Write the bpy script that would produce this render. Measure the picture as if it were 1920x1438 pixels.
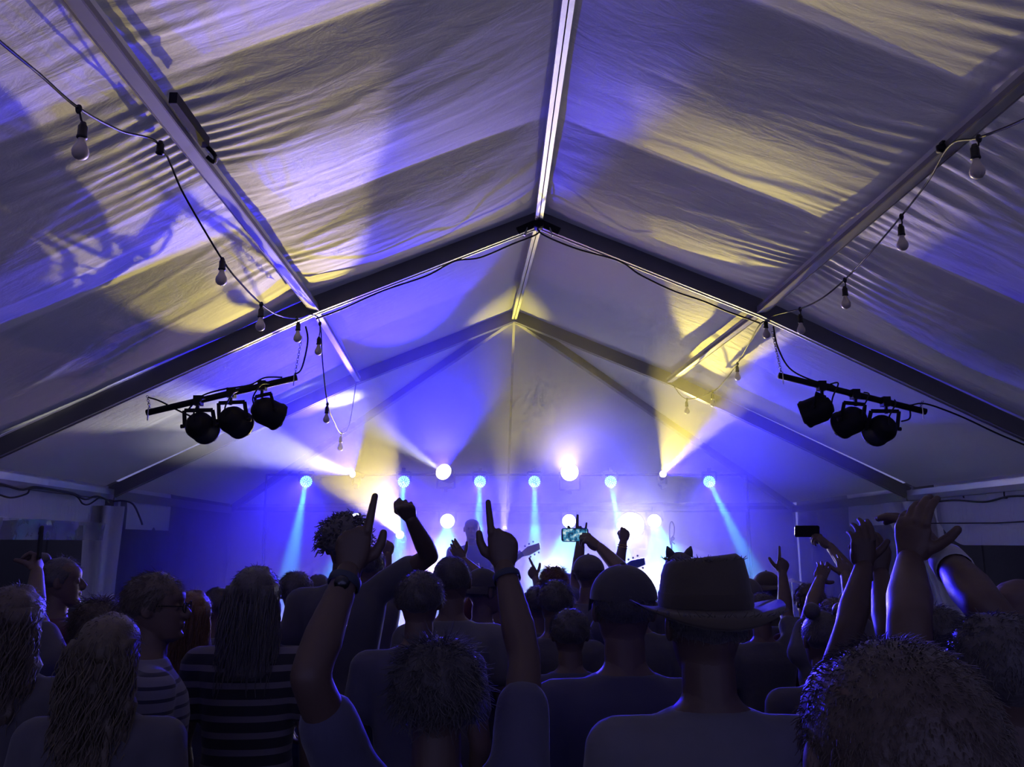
import bpy, bmesh, math, random
from mathutils import Vector, Matrix, noise
import numpy as np

for _o in list(bpy.data.objects):
    bpy.data.objects.remove(_o, do_unlink=True)
scn = bpy.context.scene
COL = scn.collection
PI = math.pi
random.seed(7)

# ------------------------------------------------------------------ camera
CAM_Z, PITCH, YAW, FPX = 1.90, 0.1918, 0.0201, 1540.0
cam_d = bpy.data.cameras.new('camera'); cam = bpy.data.objects.new('camera', cam_d); COL.objects.link(cam)
cam_d.sensor_fit = 'HORIZONTAL'; cam_d.sensor_width = 36.0; cam_d.lens = 36.0 * FPX / 1920.0
cam_d.clip_start = 0.05; cam_d.clip_end = 200
cam.location = (0, 0, CAM_Z); cam.rotation_euler = (PI / 2 + PITCH, 0, -YAW)
scn.camera = cam

# ------------------------------------------------------------------ world (dim night sky) and exposure
world = bpy.data.worlds.new('night'); scn.world = world; world.use_nodes = True
_bg = world.node_tree.nodes['Background']
_bg.inputs[0].default_value = (0.30, 0.30, 0.76, 1); _bg.inputs[1].default_value = 0.60
scn.view_settings.view_transform = 'Standard'; scn.view_settings.look = 'None'
scn.view_settings.exposure = 0.0; scn.view_settings.gamma = 1.0
scn.view_settings.use_curve_mapping = False
cy = scn.cycles
cy.max_bounces = 2; cy.diffuse_bounces = 1; cy.glossy_bounces = 1; cy.transmission_bounces = 3
cy.volume_bounces = 0; cy.transparent_max_bounces = 6
cy.caustics_reflective = False; cy.caustics_refractive = False
cy.sample_clamp_indirect = 3.0; cy.sample_clamp_direct = 0.0
cy.use_light_tree = True
cy.use_denoising = True; cy.use_adaptive_sampling = True; cy.adaptive_threshold = 0.15; cy.adaptive_min_samples = 10

# ------------------------------------------------------------------ projection helpers (photo pixel -> point in the tent)
_cp, _sp, _cy, _sy = math.cos(PITCH), math.sin(PITCH), math.cos(YAW), math.sin(YAW)
def ray(px, py):
    x = (px - 960.0) / FPX; u = (719.0 - py) / FPX
    y = _cp - u * _sp; z = _sp + u * _cp
    return Vector((x * _cy + y * _sy, -x * _sy + y * _cy, z))
def at(px, py, Y):                      # point on that pixel's ray at distance Y down the tent
    r = ray(px, py); k = Y / r.y
    return Vector((r.x * k, Y, CAM_Z + r.z * k))
def at_z(px, py, Z):
    r = ray(px, py); k = (Z - CAM_Z) / r.z
    return Vector((r.x * k, r.y * k, Z))

# ------------------------------------------------------------------ mesh helpers
class MB:
    """collects shapes; build() links them as one mesh object"""
    def __init__(self): self.v = []; self.f = []
    def add(self, vs, fs):
        n = len(self.v); self.v += [tuple(p) for p in vs]; self.f += [tuple(i + n for i in q) for q in fs]; return self
    def box(self, c, s, M=None):
        hx, hy, hz = s[0] / 2, s[1] / 2, s[2] / 2
        vs = [Vector((x, y, z)) for z in (-hz, hz) for y in (-hy, hy) for x in (-hx, hx)]
        if M is not None: vs = [M @ p for p in vs]
        c = Vector(c)
        return self.add([p + c for p in vs], [(0, 2, 3, 1), (4, 5, 7, 6), (0, 1, 5, 4), (2, 6, 7, 3), (0, 4, 6, 2), (1, 3, 7, 5)])
    def beam(self, a, b, w, h, up=(0, 0, 1)):
        a, b = Vector(a), Vector(b); d = (b - a).normalized(); up = Vector(up)
        s = d.cross(up).normalized(); u = s.cross(d)
        vs = [p + s * (i * w / 2) + u * (j * h / 2) for p in (a, b) for i, j in ((-1, -1), (1, -1), (1, 1), (-1, 1))]
        return self.add(vs, [(3, 2, 1, 0), (4, 5, 6, 7), (0, 1, 5, 4), (1, 2, 6, 5), (2, 3, 7, 6), (3, 0, 4, 7)])
    def tube(self, pts, r, n=8, cap=True):
        pts = [Vector(p) for p in pts]; m = len(pts)
        rs = r if isinstance(r, (list, tuple)) else [r] * m
        up = Vector((0, 0, 1)); vs = []; prev = None
        for i, p in enumerate(pts):
            d = (pts[min(i + 1, m - 1)] - pts[max(i - 1, 0)]).normalized()
            if prev is None:
                s = d.cross(up)
                if s.length < 0.05: s = d.cross(Vector((1, 0, 0)))
                s.normalize()
            else:
                s = (prev - d * prev.dot(d)).normalized()
            prev = s; u = s.cross(d)
            vs += [p + (s * math.cos(2 * PI * k / n) + u * math.sin(2 * PI * k / n)) * rs[i] for k in range(n)]
        fs = [(i * n + k, i * n + (k + 1) % n, (i + 1) * n + (k + 1) % n, (i + 1) * n + k) for i in range(m - 1) for k in range(n)]
        if cap: fs += [tuple(range(n - 1, -1, -1)), tuple((m - 1) * n + k for k in range(n))]
        return self.add(vs, fs)
    def lathe(self, prof, c, axis=(0, 0, 1), n=20, ref=None):
        """prof: (radius, height) list along axis"""
        a = Vector(axis).normalized(); s = a.cross(Vector((0, 0, 1)))
        if s.length < 0.05: s = a.cross(Vector((1, 0, 0)))
        s.normalize(); u = a.cross(s); c = Vector(c); vs = []
        for r, h in prof:
            vs += [c + a * h + (s * math.cos(2 * PI * k / n) + u * math.sin(2 * PI * k / n)) * max(r, 1e-5) for k in range(n)]
        m = len(prof)
        fs = [(i * n + k, i * n + (k + 1) % n, (i + 1) * n + (k + 1) % n, (i + 1) * n + k) for i in range(m - 1) for k in range(n)]
        return self.add(vs, fs)
    def disc(self, c, axis, r, n=24):
        return self.lathe([(1e-5, 0), (r, 0)], c, axis, n)
    def grid(self, P, nu, nv):
        vs = [P(i / nu, j / nv) for i in range(nu + 1) for j in range(nv + 1)]
        fs = [(i * (nv + 1) + j, (i + 1) * (nv + 1) + j, (i + 1) * (nv + 1) + j + 1, i * (nv + 1) + j + 1) for i in range(nu) for j in range(nv)]
        return self.add(vs, fs)
    def mesh(self, name, m=None, smooth=False):
        me = bpy.data.meshes.new(name); me.from_pydata(self.v, [], self.f); me.update()
        if m is not None: me.materials.append(m)
        if smooth: me.polygons.foreach_set('use_smooth', [True] * len(me.polygons))
        return me
    def build(self, name, m=None, parent=None, smooth=False, origin=None):
        if origin is not None:
            o0 = Vector(origin); self.v = [tuple(Vector(p) - o0) for p in self.v]
        o = bpy.data.objects.new(name, self.mesh(name, m, smooth)); COL.objects.link(o)
        if origin is not None: o.location = origin
        if parent is not None: o.parent = parent
        return o

def ell(b, c, r, n=16, m=10, R=None):
    vs = [Vector((0, 0, 1))]; fs = []
    for i in range(1, m):
        th = PI * i / m
        for k in range(n): vs.append(Vector((math.sin(th) * math.cos(2 * PI * k / n), math.sin(th) * math.sin(2 * PI * k / n), math.cos(th))))
    vs.append(Vector((0, 0, -1))); L = len(vs) - 1
    vs = [Vector((p.x * r[0], p.y * r[1], p.z * r[2])) for p in vs]
    if R is not None: vs = [R @ p for p in vs]
    for k in range(n):
        fs.append((0, 1 + k, 1 + (k + 1) % n)); fs.append((L, L - n + (k + 1) % n, L - n + k))
        for i in range(m - 2): fs.append((1 + i * n + k, 1 + (i + 1) * n + k, 1 + (i + 1) * n + (k + 1) % n, 1 + i * n + (k + 1) % n))
    return b.add([p + Vector(c) for p in vs], fs)
def tag(o, label=None, cat=None, group=None, kind=None):
    if label: o['label'] = label
    if cat: o['category'] = cat
    if group: o['group'] = group
    if kind: o['kind'] = kind
    return o
def empty(name, loc=(0, 0, 0), rz=0.0):
    o = bpy.data.objects.new(name, None); COL.objects.link(o); o.location = loc; o.rotation_euler = (0, 0, rz); o.empty_display_size = 0.1
    return o
def link(name, me, parent=None):
    o = bpy.data.objects.new(name, me); COL.objects.link(o)
    if parent is not None: o.parent = parent
    return o

# ------------------------------------------------------------------ materials
def mat(name, col, rough=0.7, metal=0.0, var=0.12, scale=8.0, bump=0.0, bscale=40.0, sheen=0.0, spec=0.5, emit=None, estr=0.0, alpha=1.0, trans=0.0):
    m = bpy.data.materials.new(name); m.use_nodes = True; nt = m.node_tree; b = nt.nodes['Principled BSDF']
    b.inputs['Roughness'].default_value = rough; b.inputs['Metallic'].default_value = metal
    b.inputs['Specular IOR Level'].default_value = spec
    b.inputs['Sheen Weight'].default_value = sheen; b.inputs['Alpha'].default_value = alpha
    b.inputs['Transmission Weight'].default_value = trans
    tc = nt.nodes.new('ShaderNodeTexCoord'); nz = nt.nodes.new('ShaderNodeTexNoise'); nz.inputs['Scale'].default_value = scale; nz.inputs['Detail'].default_value = 4
    nt.links.new(tc.outputs['Object'], nz.inputs['Vector'])
    mx = nt.nodes.new('ShaderNodeMix'); mx.data_type = 'RGBA'
    mx.inputs[6].default_value = tuple(c * (1 - var) for c in col) + (1,); mx.inputs[7].default_value = tuple(min(1, c * (1 + var)) for c in col) + (1,)
    nt.links.new(nz.outputs['Fac'], mx.inputs[0]); nt.links.new(mx.outputs[2], b.inputs['Base Color'])
    if bump > 0:
        n2 = nt.nodes.new('ShaderNodeTexNoise'); n2.inputs['Scale'].default_value = bscale; n2.inputs['Detail'].default_value = 3
        nt.links.new(tc.outputs['Object'], n2.inputs['Vector'])
        bp = nt.nodes.new('ShaderNodeBump'); bp.inputs['Strength'].default_value = bump; bp.inputs['Distance'].default_value = 0.01
        nt.links.new(n2.outputs['Fac'], bp.inputs['Height']); nt.links.new(bp.outputs[0], b.inputs['Normal'])
    if emit is not None:
        b.inputs['Emission Color'].default_value = tuple(emit) + (1,); b.inputs['Emission Strength'].default_value = estr
    return m

def fabric_mat(name, col, trans=0.12, wr=0.14):
    """coated tent cloth: diffuse with a little light passing through, crumpled by stretched noise"""
    m = bpy.data.materials.new(name); m.use_nodes = True; nt = m.node_tree; b = nt.nodes['Principled BSDF']; out = nt.nodes['Material Output']
    b.inputs['Roughness'].default_value = 0.62; b.inputs['Specular IOR Level'].default_value = 0.25
    tc = nt.nodes.new('ShaderNodeTexCoord'); mp = nt.nodes.new('ShaderNodeMapping'); mp.inputs['Scale'].default_value = (1.6, 5.0, 1.6)
    nt.links.new(tc.outputs['Object'], mp.inputs['Vector'])
    n1 = nt.nodes.new('ShaderNodeTexNoise'); n1.inputs['Scale'].default_value = 1.9; n1.inputs['Detail'].default_value = 6; n1.inputs['Roughness'].default_value = 0.6; n1.inputs['Distortion'].default_value = 0.6
    nt.links.new(mp.outputs[0], n1.inputs['Vector'])
    n2 = nt.nodes.new('ShaderNodeTexNoise'); n2.inputs['Scale'].default_value = 160; nt.links.new(tc.outputs['Object'], n2.inputs['Vector'])
    bp = nt.nodes.new('ShaderNodeBump'); bp.inputs['Strength'].default_value = wr; bp.inputs['Distance'].default_value = 0.05
    nt.links.new(n1.outputs['Fac'], bp.inputs['Height']); nt.links.new(bp.outputs[0], b.inputs['Normal'])
    mx = nt.nodes.new('ShaderNodeMix'); mx.data_type = 'RGBA'; mx.inputs[6].default_value = tuple(c * .9 for c in col) + (1,); mx.inputs[7].default_value = tuple(min(1, c * 1.05) for c in col) + (1,)
    nt.links.new(n2.outputs['Fac'], mx.inputs[0]); nt.links.new(mx.outputs[2], b.inputs['Base Color'])
    tr = nt.nodes.new('ShaderNodeBsdfTranslucent'); tr.inputs[0].default_value = tuple(col) + (1,)
    ms = nt.nodes.new('ShaderNodeMixShader'); ms.inputs[0].default_value = trans
    nt.links.new(b.outputs[0], ms.inputs[1]); nt.links.new(tr.outputs[0], ms.inputs[2]); nt.links.new(ms.outputs[0], out.inputs['Surface'])
    return m

M = {}
M['roof'] = fabric_mat('roof_cloth', (0.72, 0.71, 0.66))
M['wallcloth'] = fabric_mat('wall_cloth', (0.74, 0.73, 0.74), wr=0.5)
M['clear'] = mat('clear_window_film', (0.35, 0.36, 0.42), rough=0.12, spec=0.8, bump=0.5, bscale=6, var=0.3, alpha=0.55)
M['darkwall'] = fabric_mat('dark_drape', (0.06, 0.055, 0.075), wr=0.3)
M['backdrop'] = fabric_mat('backdrop_cloth', (0.20, 0.19, 0.22), wr=0.12)
M['alu'] = mat('aluminium', (0.62, 0.62, 0.60), rough=0.42, metal=0.75, var=0.08, bump=0.05)
M['alu_dull'] = mat('dull_aluminium', (0.24, 0.23, 0.24), rough=0.55, metal=0.35, var=0.12, bump=0.05)
M['steel'] = mat('bright_steel', (0.7, 0.7, 0.7), rough=0.25, metal=1.0)
M['black'] = mat('black_paint', (0.014, 0.013, 0.017), rough=0.6, var=0.2, bump=0.05, spec=.25)
M['rubber'] = mat('black_rubber', (0.018, 0.017, 0.02), rough=0.6)
M['ground'] = mat('trodden_ground', (0.05, 0.045, 0.04), rough=0.95, bump=0.6, bscale=20, var=0.35)
M['deck'] = mat('stage_deck_ply', (0.045, 0.04, 0.045), rough=0.6, bump=0.1)
M['bulb'] = mat('frosted_bulb', (0.78, 0.70, 0.58), rough=0.35, var=0.03, spec=0.6)
M['socket'] = mat('socket_plastic', (0.02, 0.018, 0.02), rough=0.5)
M['planks'] = mat('dark_boards', (0.03, 0.027, 0.03), rough=0.9, bump=0.2)

# ------------------------------------------------------------------ tent frame dimensions
W, HA, HE, PF = 4.5, CAM_Z + 2.565, CAM_Z + 0.498, 0.40
HP = CAM_Z + 2.6106 + (0.498 - 2.6106) * PF + 0.05            # rafter underside at the purlin
C1, Y1, C2, Y2 = 0.3456, 6.412, 0.212, 9.354                  # frame centres (the far bay swings a little to the left)
Y0, C0, YB = 0.10, 0.3456, -3.2
DEP = 0.13                                                    # rafter depth
def prof(t):                                                  # rafter underside height, t = 0 ridge .. 1 eave
    return HA + (HP - HA) * t / PF if t < PF else HP + (HE - HP) * (t - PF) / (1 - PF)
def centre(Y):
    return C1 if Y <= Y1 else C1 + (C2 - C1) * (Y - Y1) / (Y2 - Y1)
REAR_L, REAR_R = at_z(433, 960, HE), at_z(1487, 958, HE)
APEX2 = Vector((C2, Y2, HA))

# ------------------------------------------------------------------ ground
g = MB(); g.add([(-14, -8, 0), (14, -8, 0), (14, 20, 0), (-14, 20, 0)], [(0, 1, 2, 3)])
tag(g.build('floor', M['ground']), 'dark trodden ground under the crowd', kind='structure')

# ------------------------------------------------------------------ roof cloth: cloth held up at straps, bellying down between, gathered at the purlins
STRAPS = [Y0, 1.68, 3.25, 4.83, Y1]
def bay_cloth(name, label, side, ys, ya, yb, ny, nx, sag, rip, seamz=0.0):
    rnd = random.Random(side * 31 + int(ya * 10))
    ph = [rnd.uniform(0, 6.3) for _ in range(6)]
    def P(i, j):
        Y = ya + (yb - ya) * i; t = j * 1.0
        x = centre(Y) + side * W * t * 1.02
        z = prof(min(t, 1)) + DEP + (0.0 if t <= 1 else -(t - 1) * 2)
        k = max(q for q in range(len(ys) - 1) if ys[q] <= Y + 1e-6); s = (Y - ys[k]) / (ys[k + 1] - ys[k]); s = min(max(s, 0), 1)
        bel = 1 - abs(2 * s - 1) ** 1.7
        if t < PF: lobe = max(0, math.sin(PI * t / PF)) ** 0.45; lobe = max(lobe, .25 * min(1, t / .03))
        else: lobe = max(0, math.sin(PI * min(1, (t - PF) / (1 - PF)))) ** 0.5; lobe = max(lobe, 0.3 * min(1, (1 - t) / .05))
        z -= sag * bel * lobe
        dp = abs(t - PF) * W; de = t * W
        wob = 1.5 * noise.noise((t * 2.2 + ph[0], Y * 1.6, side)) + .35 * noise.noise((t * 9, Y * 5, ph[4]))
        r = math.sin(2 * PI * (Y / 0.105 + wob)) * max(0.05, 0.45 + 1.3 * noise.noise((Y * 2.3, t * 3.0, ph[2])))
        z += rip * 0.0085 * r * (math.exp(-dp / 0.27) + 0.02) * min(1, dp / 0.04) * min(1, bel * 3 + .2)
        rg = 1 - abs(noise.noise((x * .9 + ph[3], Y * 3.2 + x * .7, ph[5])) * 2)
        z += rip * (0.006 * noise.noise((x * 1.3, Y * 4.0 + x * .6, ph[3])) - 0.010 * max(0, rg - .62))
        return (x, Y, z)
    b = MB().grid(P, ny, nx)
    o = b.build(name, M['roof'], smooth=True); tag(o, label, kind='structure'); return o
bay_cloth('ceiling_left', 'slack off-white tent roof cloth left of the ridge', -1, STRAPS, Y0, Y1, 470, 90, 0.10, 1.0)
bay_cloth('ceiling_right', 'slack off-white tent roof cloth right of the ridge', 1, STRAPS, Y0, Y1, 470, 90, 0.10, 1.0)
bay_cloth('ceiling_left', 'taut tent roof cloth over the stage front, left slope', -1, [Y1, Y1 + 1.5, Y2], Y1, Y2, 60, 40, 0.03, 0.25)
bay_cloth('ceiling_right', 'taut tent roof cloth over the stage front, right slope', 1, [Y1, Y1 + 1.5, Y2], Y1, Y2, 60, 40, 0.03, 0.25)
bay_cloth('ceiling_left', 'tent roof cloth over the rear of the crowd, left slope', -1, [YB, Y0], YB, Y0, 24, 24, 0.06, 0.3)
bay_cloth('ceiling_right', 'tent roof cloth over the rear of the crowd, right slope', 1, [YB, Y0], YB, Y0, 24, 24, 0.06, 0.3)
up = Vector((0, 0, DEP))
FL2, FR2 = Vector((C2 - W, Y2, HE)), Vector((C2 + W, Y2, HE))
def tri_cloth(name, label, a, b, c, n=26):
    def P(i, j):
        p = a + (b - a) * i + (c - b) * (i * j)
        s = 4 * i * (1 - i); return p + up - Vector((0, 0, 0.03 * s))
    tag(MB().grid(P, n, n).build(name, M['roof'], smooth=True), label, kind='structure')
REAR_M = (REAR_L + REAR_R) / 2
tri_cloth('ceiling_left', 'triangular roof cloth of the stage end, left side', APEX2, FL2, REAR_L)
tri_cloth('ceiling_right', 'triangular roof cloth of the stage end, right side', APEX2, FR2, REAR_R)
tri_cloth('ceiling_back', 'triangular roof cloth above the back of the stage, left half', APEX2, REAR_L, REAR_M)
tri_cloth('ceiling_back', 'triangular roof cloth above the back of the stage, right half', APEX2, REAR_M, REAR_R)

# ------------------------------------------------------------------ rafters, ridge, purlins, eaves, legs
def frame_pts(c, Y, side):
    return [Vector((c + side * W * t, Y, prof(t))) for t in (0, PF, 1)]
def rafter(c, Y, side, label, w=0.075):
    e = empty('rafter', (c, Y, 0)); tag(e, label, kind='structure')
    p = frame_pts(c, Y, side); b = MB()
    for a, q in zip(p[:-1], p[1:]):
        n = Vector((0, 0, 1)); b.beam(a + n * DEP / 2, q + n * DEP / 2, w, DEP)
    b.build('profile', M['alu_dull'], e).matrix_parent_inverse = Matrix.Translation((-c, -Y, 0))
    k = MB()
    for a, q in zip(p[:-1], p[1:]):
        for s in (-1, 1): k.beam(a + Vector((0, s * w * .36, -.004)), q + Vector((0, s * w * .36, -.004)), 0.012, 0.014)
    k.build('keder_rail', M['alu'], e).matrix_parent_inverse = Matrix.Translation((-c, -Y, 0))
    return e
rafter(C1, Y1, -1, 'near left rafter carrying the left spotlight bar'); rafter(C1, Y1, 1, 'near right rafter carrying the right spotlight bar')
rafter(C2, Y2, -1, 'far left rafter at the front of the stage end'); rafter(C2, Y2, 1, 'far right rafter at the front of the stage end')
rafter(C0, Y0, -1, 'rafter above the camera, left slope'); rafter(C0, Y0, 1, 'rafter above the camera, right slope')
def hip(b_, label, w=0.06, d=0.10):
    b = MB().beam(APEX2 + Vector((0, 0, d / 2)), b_ + Vector((0, 0, d / 2)), w, d); tag(b.build('hip_rafter', M['alu_dull']), label, kind='structure')
hip(REAR_L, 'hip rafter running down to the back left corner'); hip(REAR_R, 'hip rafter running down to the back right corner')
hip(REAR_M, 'thin rafter running down to the middle of the back wall', 0.03, 0.04)
def rail(a, b, label, name='purlin', w=0.07, h=0.055, groove=False, metal='alu'):
    a, b = Vector(a), Vector(b); e = empty(name, a); tag(e, label, kind='structure'); inv = Matrix.Translation(-a)
    d = (b - a).normalized(); s = d.cross(Vector((0, 0, 1))).normalized()
    if groove:
        for q in (-1, 1):
            MB().beam(a + s * q * w * .28 + Vector((0, 0, h / 2)), b + s * q * w * .28 + Vector((0, 0, h / 2)), w * .44, h).build('flange', M['alu'], e).matrix_parent_inverse = inv
        MB().beam(a + Vector((0, 0, h * .65)), b + Vector((0, 0, h * .65)), w * .3, h * .6).build('web', M['alu_dull'], e).matrix_parent_inverse = inv
    else:
        MB().beam(a + Vector((0, 0, h / 2)), b + Vector((0, 0, h / 2)), w, h).build('profile', M[metal], e).matrix_parent_inverse = inv
        for q in (-1, 1):
            MB().beam(a + s * q * w * .5 + Vector((0, 0, h * .2)), b + s * q * w * .5 + Vector((0, 0, h * .2)), .008, h * .5).build('lip', M['alu_dull'], e).matrix_parent_inverse = inv
    return e
g1, g2 = Y1 - .045, Y1 + .045
rail((C1, YB, HA + .01), (C1, g1, HA + .01), 'grooved ridge beam above the crowd', 'ridge_beam', 0.062, .05, True)
rail((C1, g2, HA + .01), (C2, Y2 - .04, HA + .01), 'grooved ridge beam over the front of the stage', 'ridge_beam', 0.062, .05, True)
for s, n in ((-1, 'left'), (1, 'right')):
    rail((C1 + s * W * PF, YB, HP + .01), (C1 + s * W * PF, g1, HP + .01), f'bright purlin above the crowd on the {n} slope')
    rail((C1 + s * W * PF, g2, HP + .01), (C2 + s * W * PF, Y2 - .04, HP + .01), f'bright purlin over the stage front on the {n} slope', w=.06)
    rail((C1 + s * W, YB, HE - .02), (C1 + s * W, g1, HE - .02), f'eave beam beside the crowd on the {n}', 'eave_beam', .07, .11)
    rail((C1 + s * W, g2, HE - .02), (C2 + s * W, Y2 - .04, HE - .02), f'eave beam with looped cables on the {n}', 'eave_beam', .07, .11)
    r = REAR_L if s < 0 else REAR_R
    rail((C2 + s * W, Y2 + .05, HE - .02), r - Vector((0, .05, .02)), f'eave beam of the stage end on the {n}', 'eave_beam', .06, .10, metal='alu_dull')
rail(REAR_L - Vector((0, 0, .02)), REAR_R - Vector((0, 0, .02)), 'eave beam along the back of the stage', 'eave_beam', .06, .10, metal='black')
def leg(x, Y, label, w=0.1):
    e = empty('tent_leg', (x, Y, 0)); tag(e, label, kind='structure')
    MB().box((0, 0, HE / 2), (w, w, HE)).build('post', M['alu_dull'], e)
    MB().box((0, 0, .01), (.24, .24, .02)).build('base_plate', M['alu_dull'], e)
    return e
for s, n in ((-1, 'left'), (1, 'right')):
    leg(C1 + s * W, Y1, f'near tent leg on the {n}'); leg(C2 + s * W, Y2, f'tent leg at the front of the stage end on the {n}'); leg(C0 + s * W, Y0, f'tent leg beside the camera on the {n}')
leg(REAR_L.x, REAR_L.y, 'thin bright pole at the back left corner of the stage', .05); leg(REAR_R.x, REAR_R.y, 'thin pole at the back right corner of the stage', .05)
# ------------------------------------------------------------------ side and back walls
def at_x(px, py, X):
    r = ray(px, py); k = X / r.x
    return Vector((X, r.y * k, CAM_Z + r.z * k))
def sheet(a, b, z0, z1, fold=0.03, nf=9, n=70, m=10, seed=0):
    a, b = Vector((a[0], a[1], 0)), Vector((b[0], b[1], 0)); d = (b - a); nrm = Vector((d.y, -d.x, 0)).normalized()
    f0 = z0 if callable(z0) else (lambda t: z0); f1 = z1 if callable(z1) else (lambda t: z1)
    def P(i, j):
        p = a + d * i; z = f0(i) + (f1(i) - f0(i)) * j
        return p + Vector((0, 0, z)) + nrm * fold * (math.sin(i * nf * 6.283 + seed) * (1 - .6 * j) + noise.noise((i * 6, z * 2.2, seed)))
    return MB().grid(P, n, m)
def curtain(top, bot, r0, r1, folds=7, n=42, m=22, seed=0, waist=None):
    """cloth gathered round a post: a fluted tube from top to bottom"""
    top, bot = Vector(top), Vector(bot)
    def P(i, j):
        t = j; c = top + (bot - top) * t; r = r0 + (r1 - r0) * t
        if waist: r *= 1 - waist * math.exp(-((t - .35) / .2) ** 2)
        a = i * 2 * PI; rr = r * (1 + .28 * math.sin(folds * a + seed + t * 1.5) + .1 * math.sin(3 * a + seed * 2))
        return c + Vector((math.cos(a) * rr, math.sin(a) * rr * 1.5, 0))
    return MB().grid(P, n, m)
XL, XR = C1 - W, C1 + W
wl = empty('wall_left', (XL, Y1, 0)); tag(wl, 'rolled up white side wall with clear window on the left', kind='structure')
inv = Matrix.Translation((-XL, -Y1, 0))
def wallpart(b, name, m, par, iv): 
    o = b.build(name, m, par, smooth=True); o.matrix_parent_inverse = iv; return o
xl2 = C2 - W
wallpart(sheet((XL - .06, Y1, 0), (xl2 - .06, Y2, 0), lambda t: HE - .30 - .02 * math.sin(t * 9) - (.18 * max(0, (t - .84) / .16) ** 1.3), HE + .13, .018, 2.2, 80, 14, 1), 'valance', M['wallcloth'], wl, inv)
wallpart(sheet((XL + .10, Y1, 0), (xl2 + .14, Y2 - .35, 0), HE - .47, HE - .29, .03, 1.5, 60, 8, 2), 'window_film', M['clear'], wl, inv)
wallpart(curtain((xl2 - .02, Y2 - .1, HE - .1), (xl2 - .02, Y2 - .05, .1), .15, .10, 6, seed=1), 'gathered_curtain', M['wallcloth'], wl, inv)
wls = empty('wall_left', (xl2, Y2, 0)); tag(wls, 'dark draped side wall of the stage end on the left', kind='structure'); inv2 = Matrix.Translation((-xl2, -Y2, 0))
mid = Vector((xl2, Y2, 0)).lerp(Vector((REAR_L.x, REAR_L.y, 0)), .40)
wallpart(sheet((xl2, Y2 + .05), mid, HE - .34, HE + .14, .02, 2, 30, 8, 3), 'valance', M['wallcloth'], wls, inv2)
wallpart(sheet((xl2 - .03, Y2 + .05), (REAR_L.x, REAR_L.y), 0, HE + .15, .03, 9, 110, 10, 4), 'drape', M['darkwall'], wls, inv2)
arch = MB(); ac = Vector((xl2, Y2, 0)).lerp(Vector((mid.x, mid.y, 0)), .22); ad = (mid - Vector((xl2, Y2, 0))).normalized(); an = Vector((-ad.y, ad.x, 0)) * -.05
_pts = [ac + ad * (-.17) , ac + ad * .17] ; ring = [ac + ad * .17 * math.cos(a) + Vector((0, 0, 1.86 + .13 * math.sin(a))) for a in [PI * k / 12 for k in range(13)]]
poly = [_pts[1]] + ring + [_pts[0]]
arch.add([p - an for p in poly] + [p - an * 1.6 for p in poly], [tuple(range(len(poly))), tuple(range(2 * len(poly) - 1, len(poly) - 1, -1))] + [(i, i + 1, len(poly) + i + 1, len(poly) + i) for i in range(len(poly) - 1)])
M['arch'] = mat('olive_panel', (0.17, 0.16, 0.15), rough=.8)
o = arch.build('arched_panel', M['arch'], wls); o.matrix_parent_inverse = inv2
wr = empty('wall_right', (XR, Y1, 0)); tag(wr, 'rolled up white side wall on the right', kind='structure'); inv3 = Matrix.Translation((-XR, -Y1, 0))
xr2 = C2 + W
wallpart(sheet((XR + .06, Y1, 0), (xr2 + .06, Y2 - .45, 0), lambda t: HE - .52 + (.26 * max(0, (t - .82) / .18) ** 2), HE + .13, .015, 1.6, 80, 14, 5), 'valance', M['wallcloth'], wr, inv3)
wallpart(MB().tube([(XR - .05, Y1, HE - .30), (XR - .05, (Y1 + Y2) / 2, HE - .31), (xr2 - .05, Y2 - .5, HE - .29)], .006), 'hem_cord', M['rubber'], wr, inv3)
wallpart(curtain((xr2 - .06, Y2 - .12, HE - .05), (xr2 + .28, Y2 - .55, .1), .20, .16, 7, seed=4, waist=.3), 'gathered_curtain', M['wallcloth'], wr, inv3)
wrs = empty('wall_right', (xr2, Y2, 0)); tag(wrs, 'grey draped side wall of the stage end on the right', kind='structure'); inv4 = Matrix.Translation((-xr2, -Y2, 0))
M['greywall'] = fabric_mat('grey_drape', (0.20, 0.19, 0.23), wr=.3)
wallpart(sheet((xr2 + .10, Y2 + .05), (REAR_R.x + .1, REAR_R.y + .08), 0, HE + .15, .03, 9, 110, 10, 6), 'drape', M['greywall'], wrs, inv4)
wallpart(sheet((xr2 + .06, Y2 + .05), Vector((xr2, Y2, 0)).lerp(Vector((REAR_R.x, REAR_R.y, 0)), .45), HE - .28, HE + .14, .02, 2, 30, 8, 7), 'valance', M['wallcloth'], wrs, inv4)
tag(sheet((REAR_L.x, REAR_L.y), (REAR_R.x, REAR_R.y), 0, HE + .15, .04, 22, 260, 10, 8).build('wall_back', M['backdrop'], smooth=True), 'dark drape behind the stage', kind='structure')
# added dark fence standing outside both open sides to hide the sky
for s, n in ((-1, 'left'), (1, 'right')):
    fx = C1 + s * 6.6; e = empty('wall_' + n, (fx, 0, 0)); tag(e, f'added sky-blocking dark fence outside the open tent side on the {n}', kind='structure')
    bm_ = None
    for k in range(30):
        y = -3 + k * .58
        if bm_ is None: bm_ = MB().box((0, 0, 1.45), (.03, .56, 2.9)).mesh('board', M['planks'])
        o = link('board', bm_, e); o.location = (0.012 * (k % 2) * s, y, 0)
    MB().box((s * .04, 5.4, 2.3), (.05, 17.6, .09)).build('rail', M['planks'], e)
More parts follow.
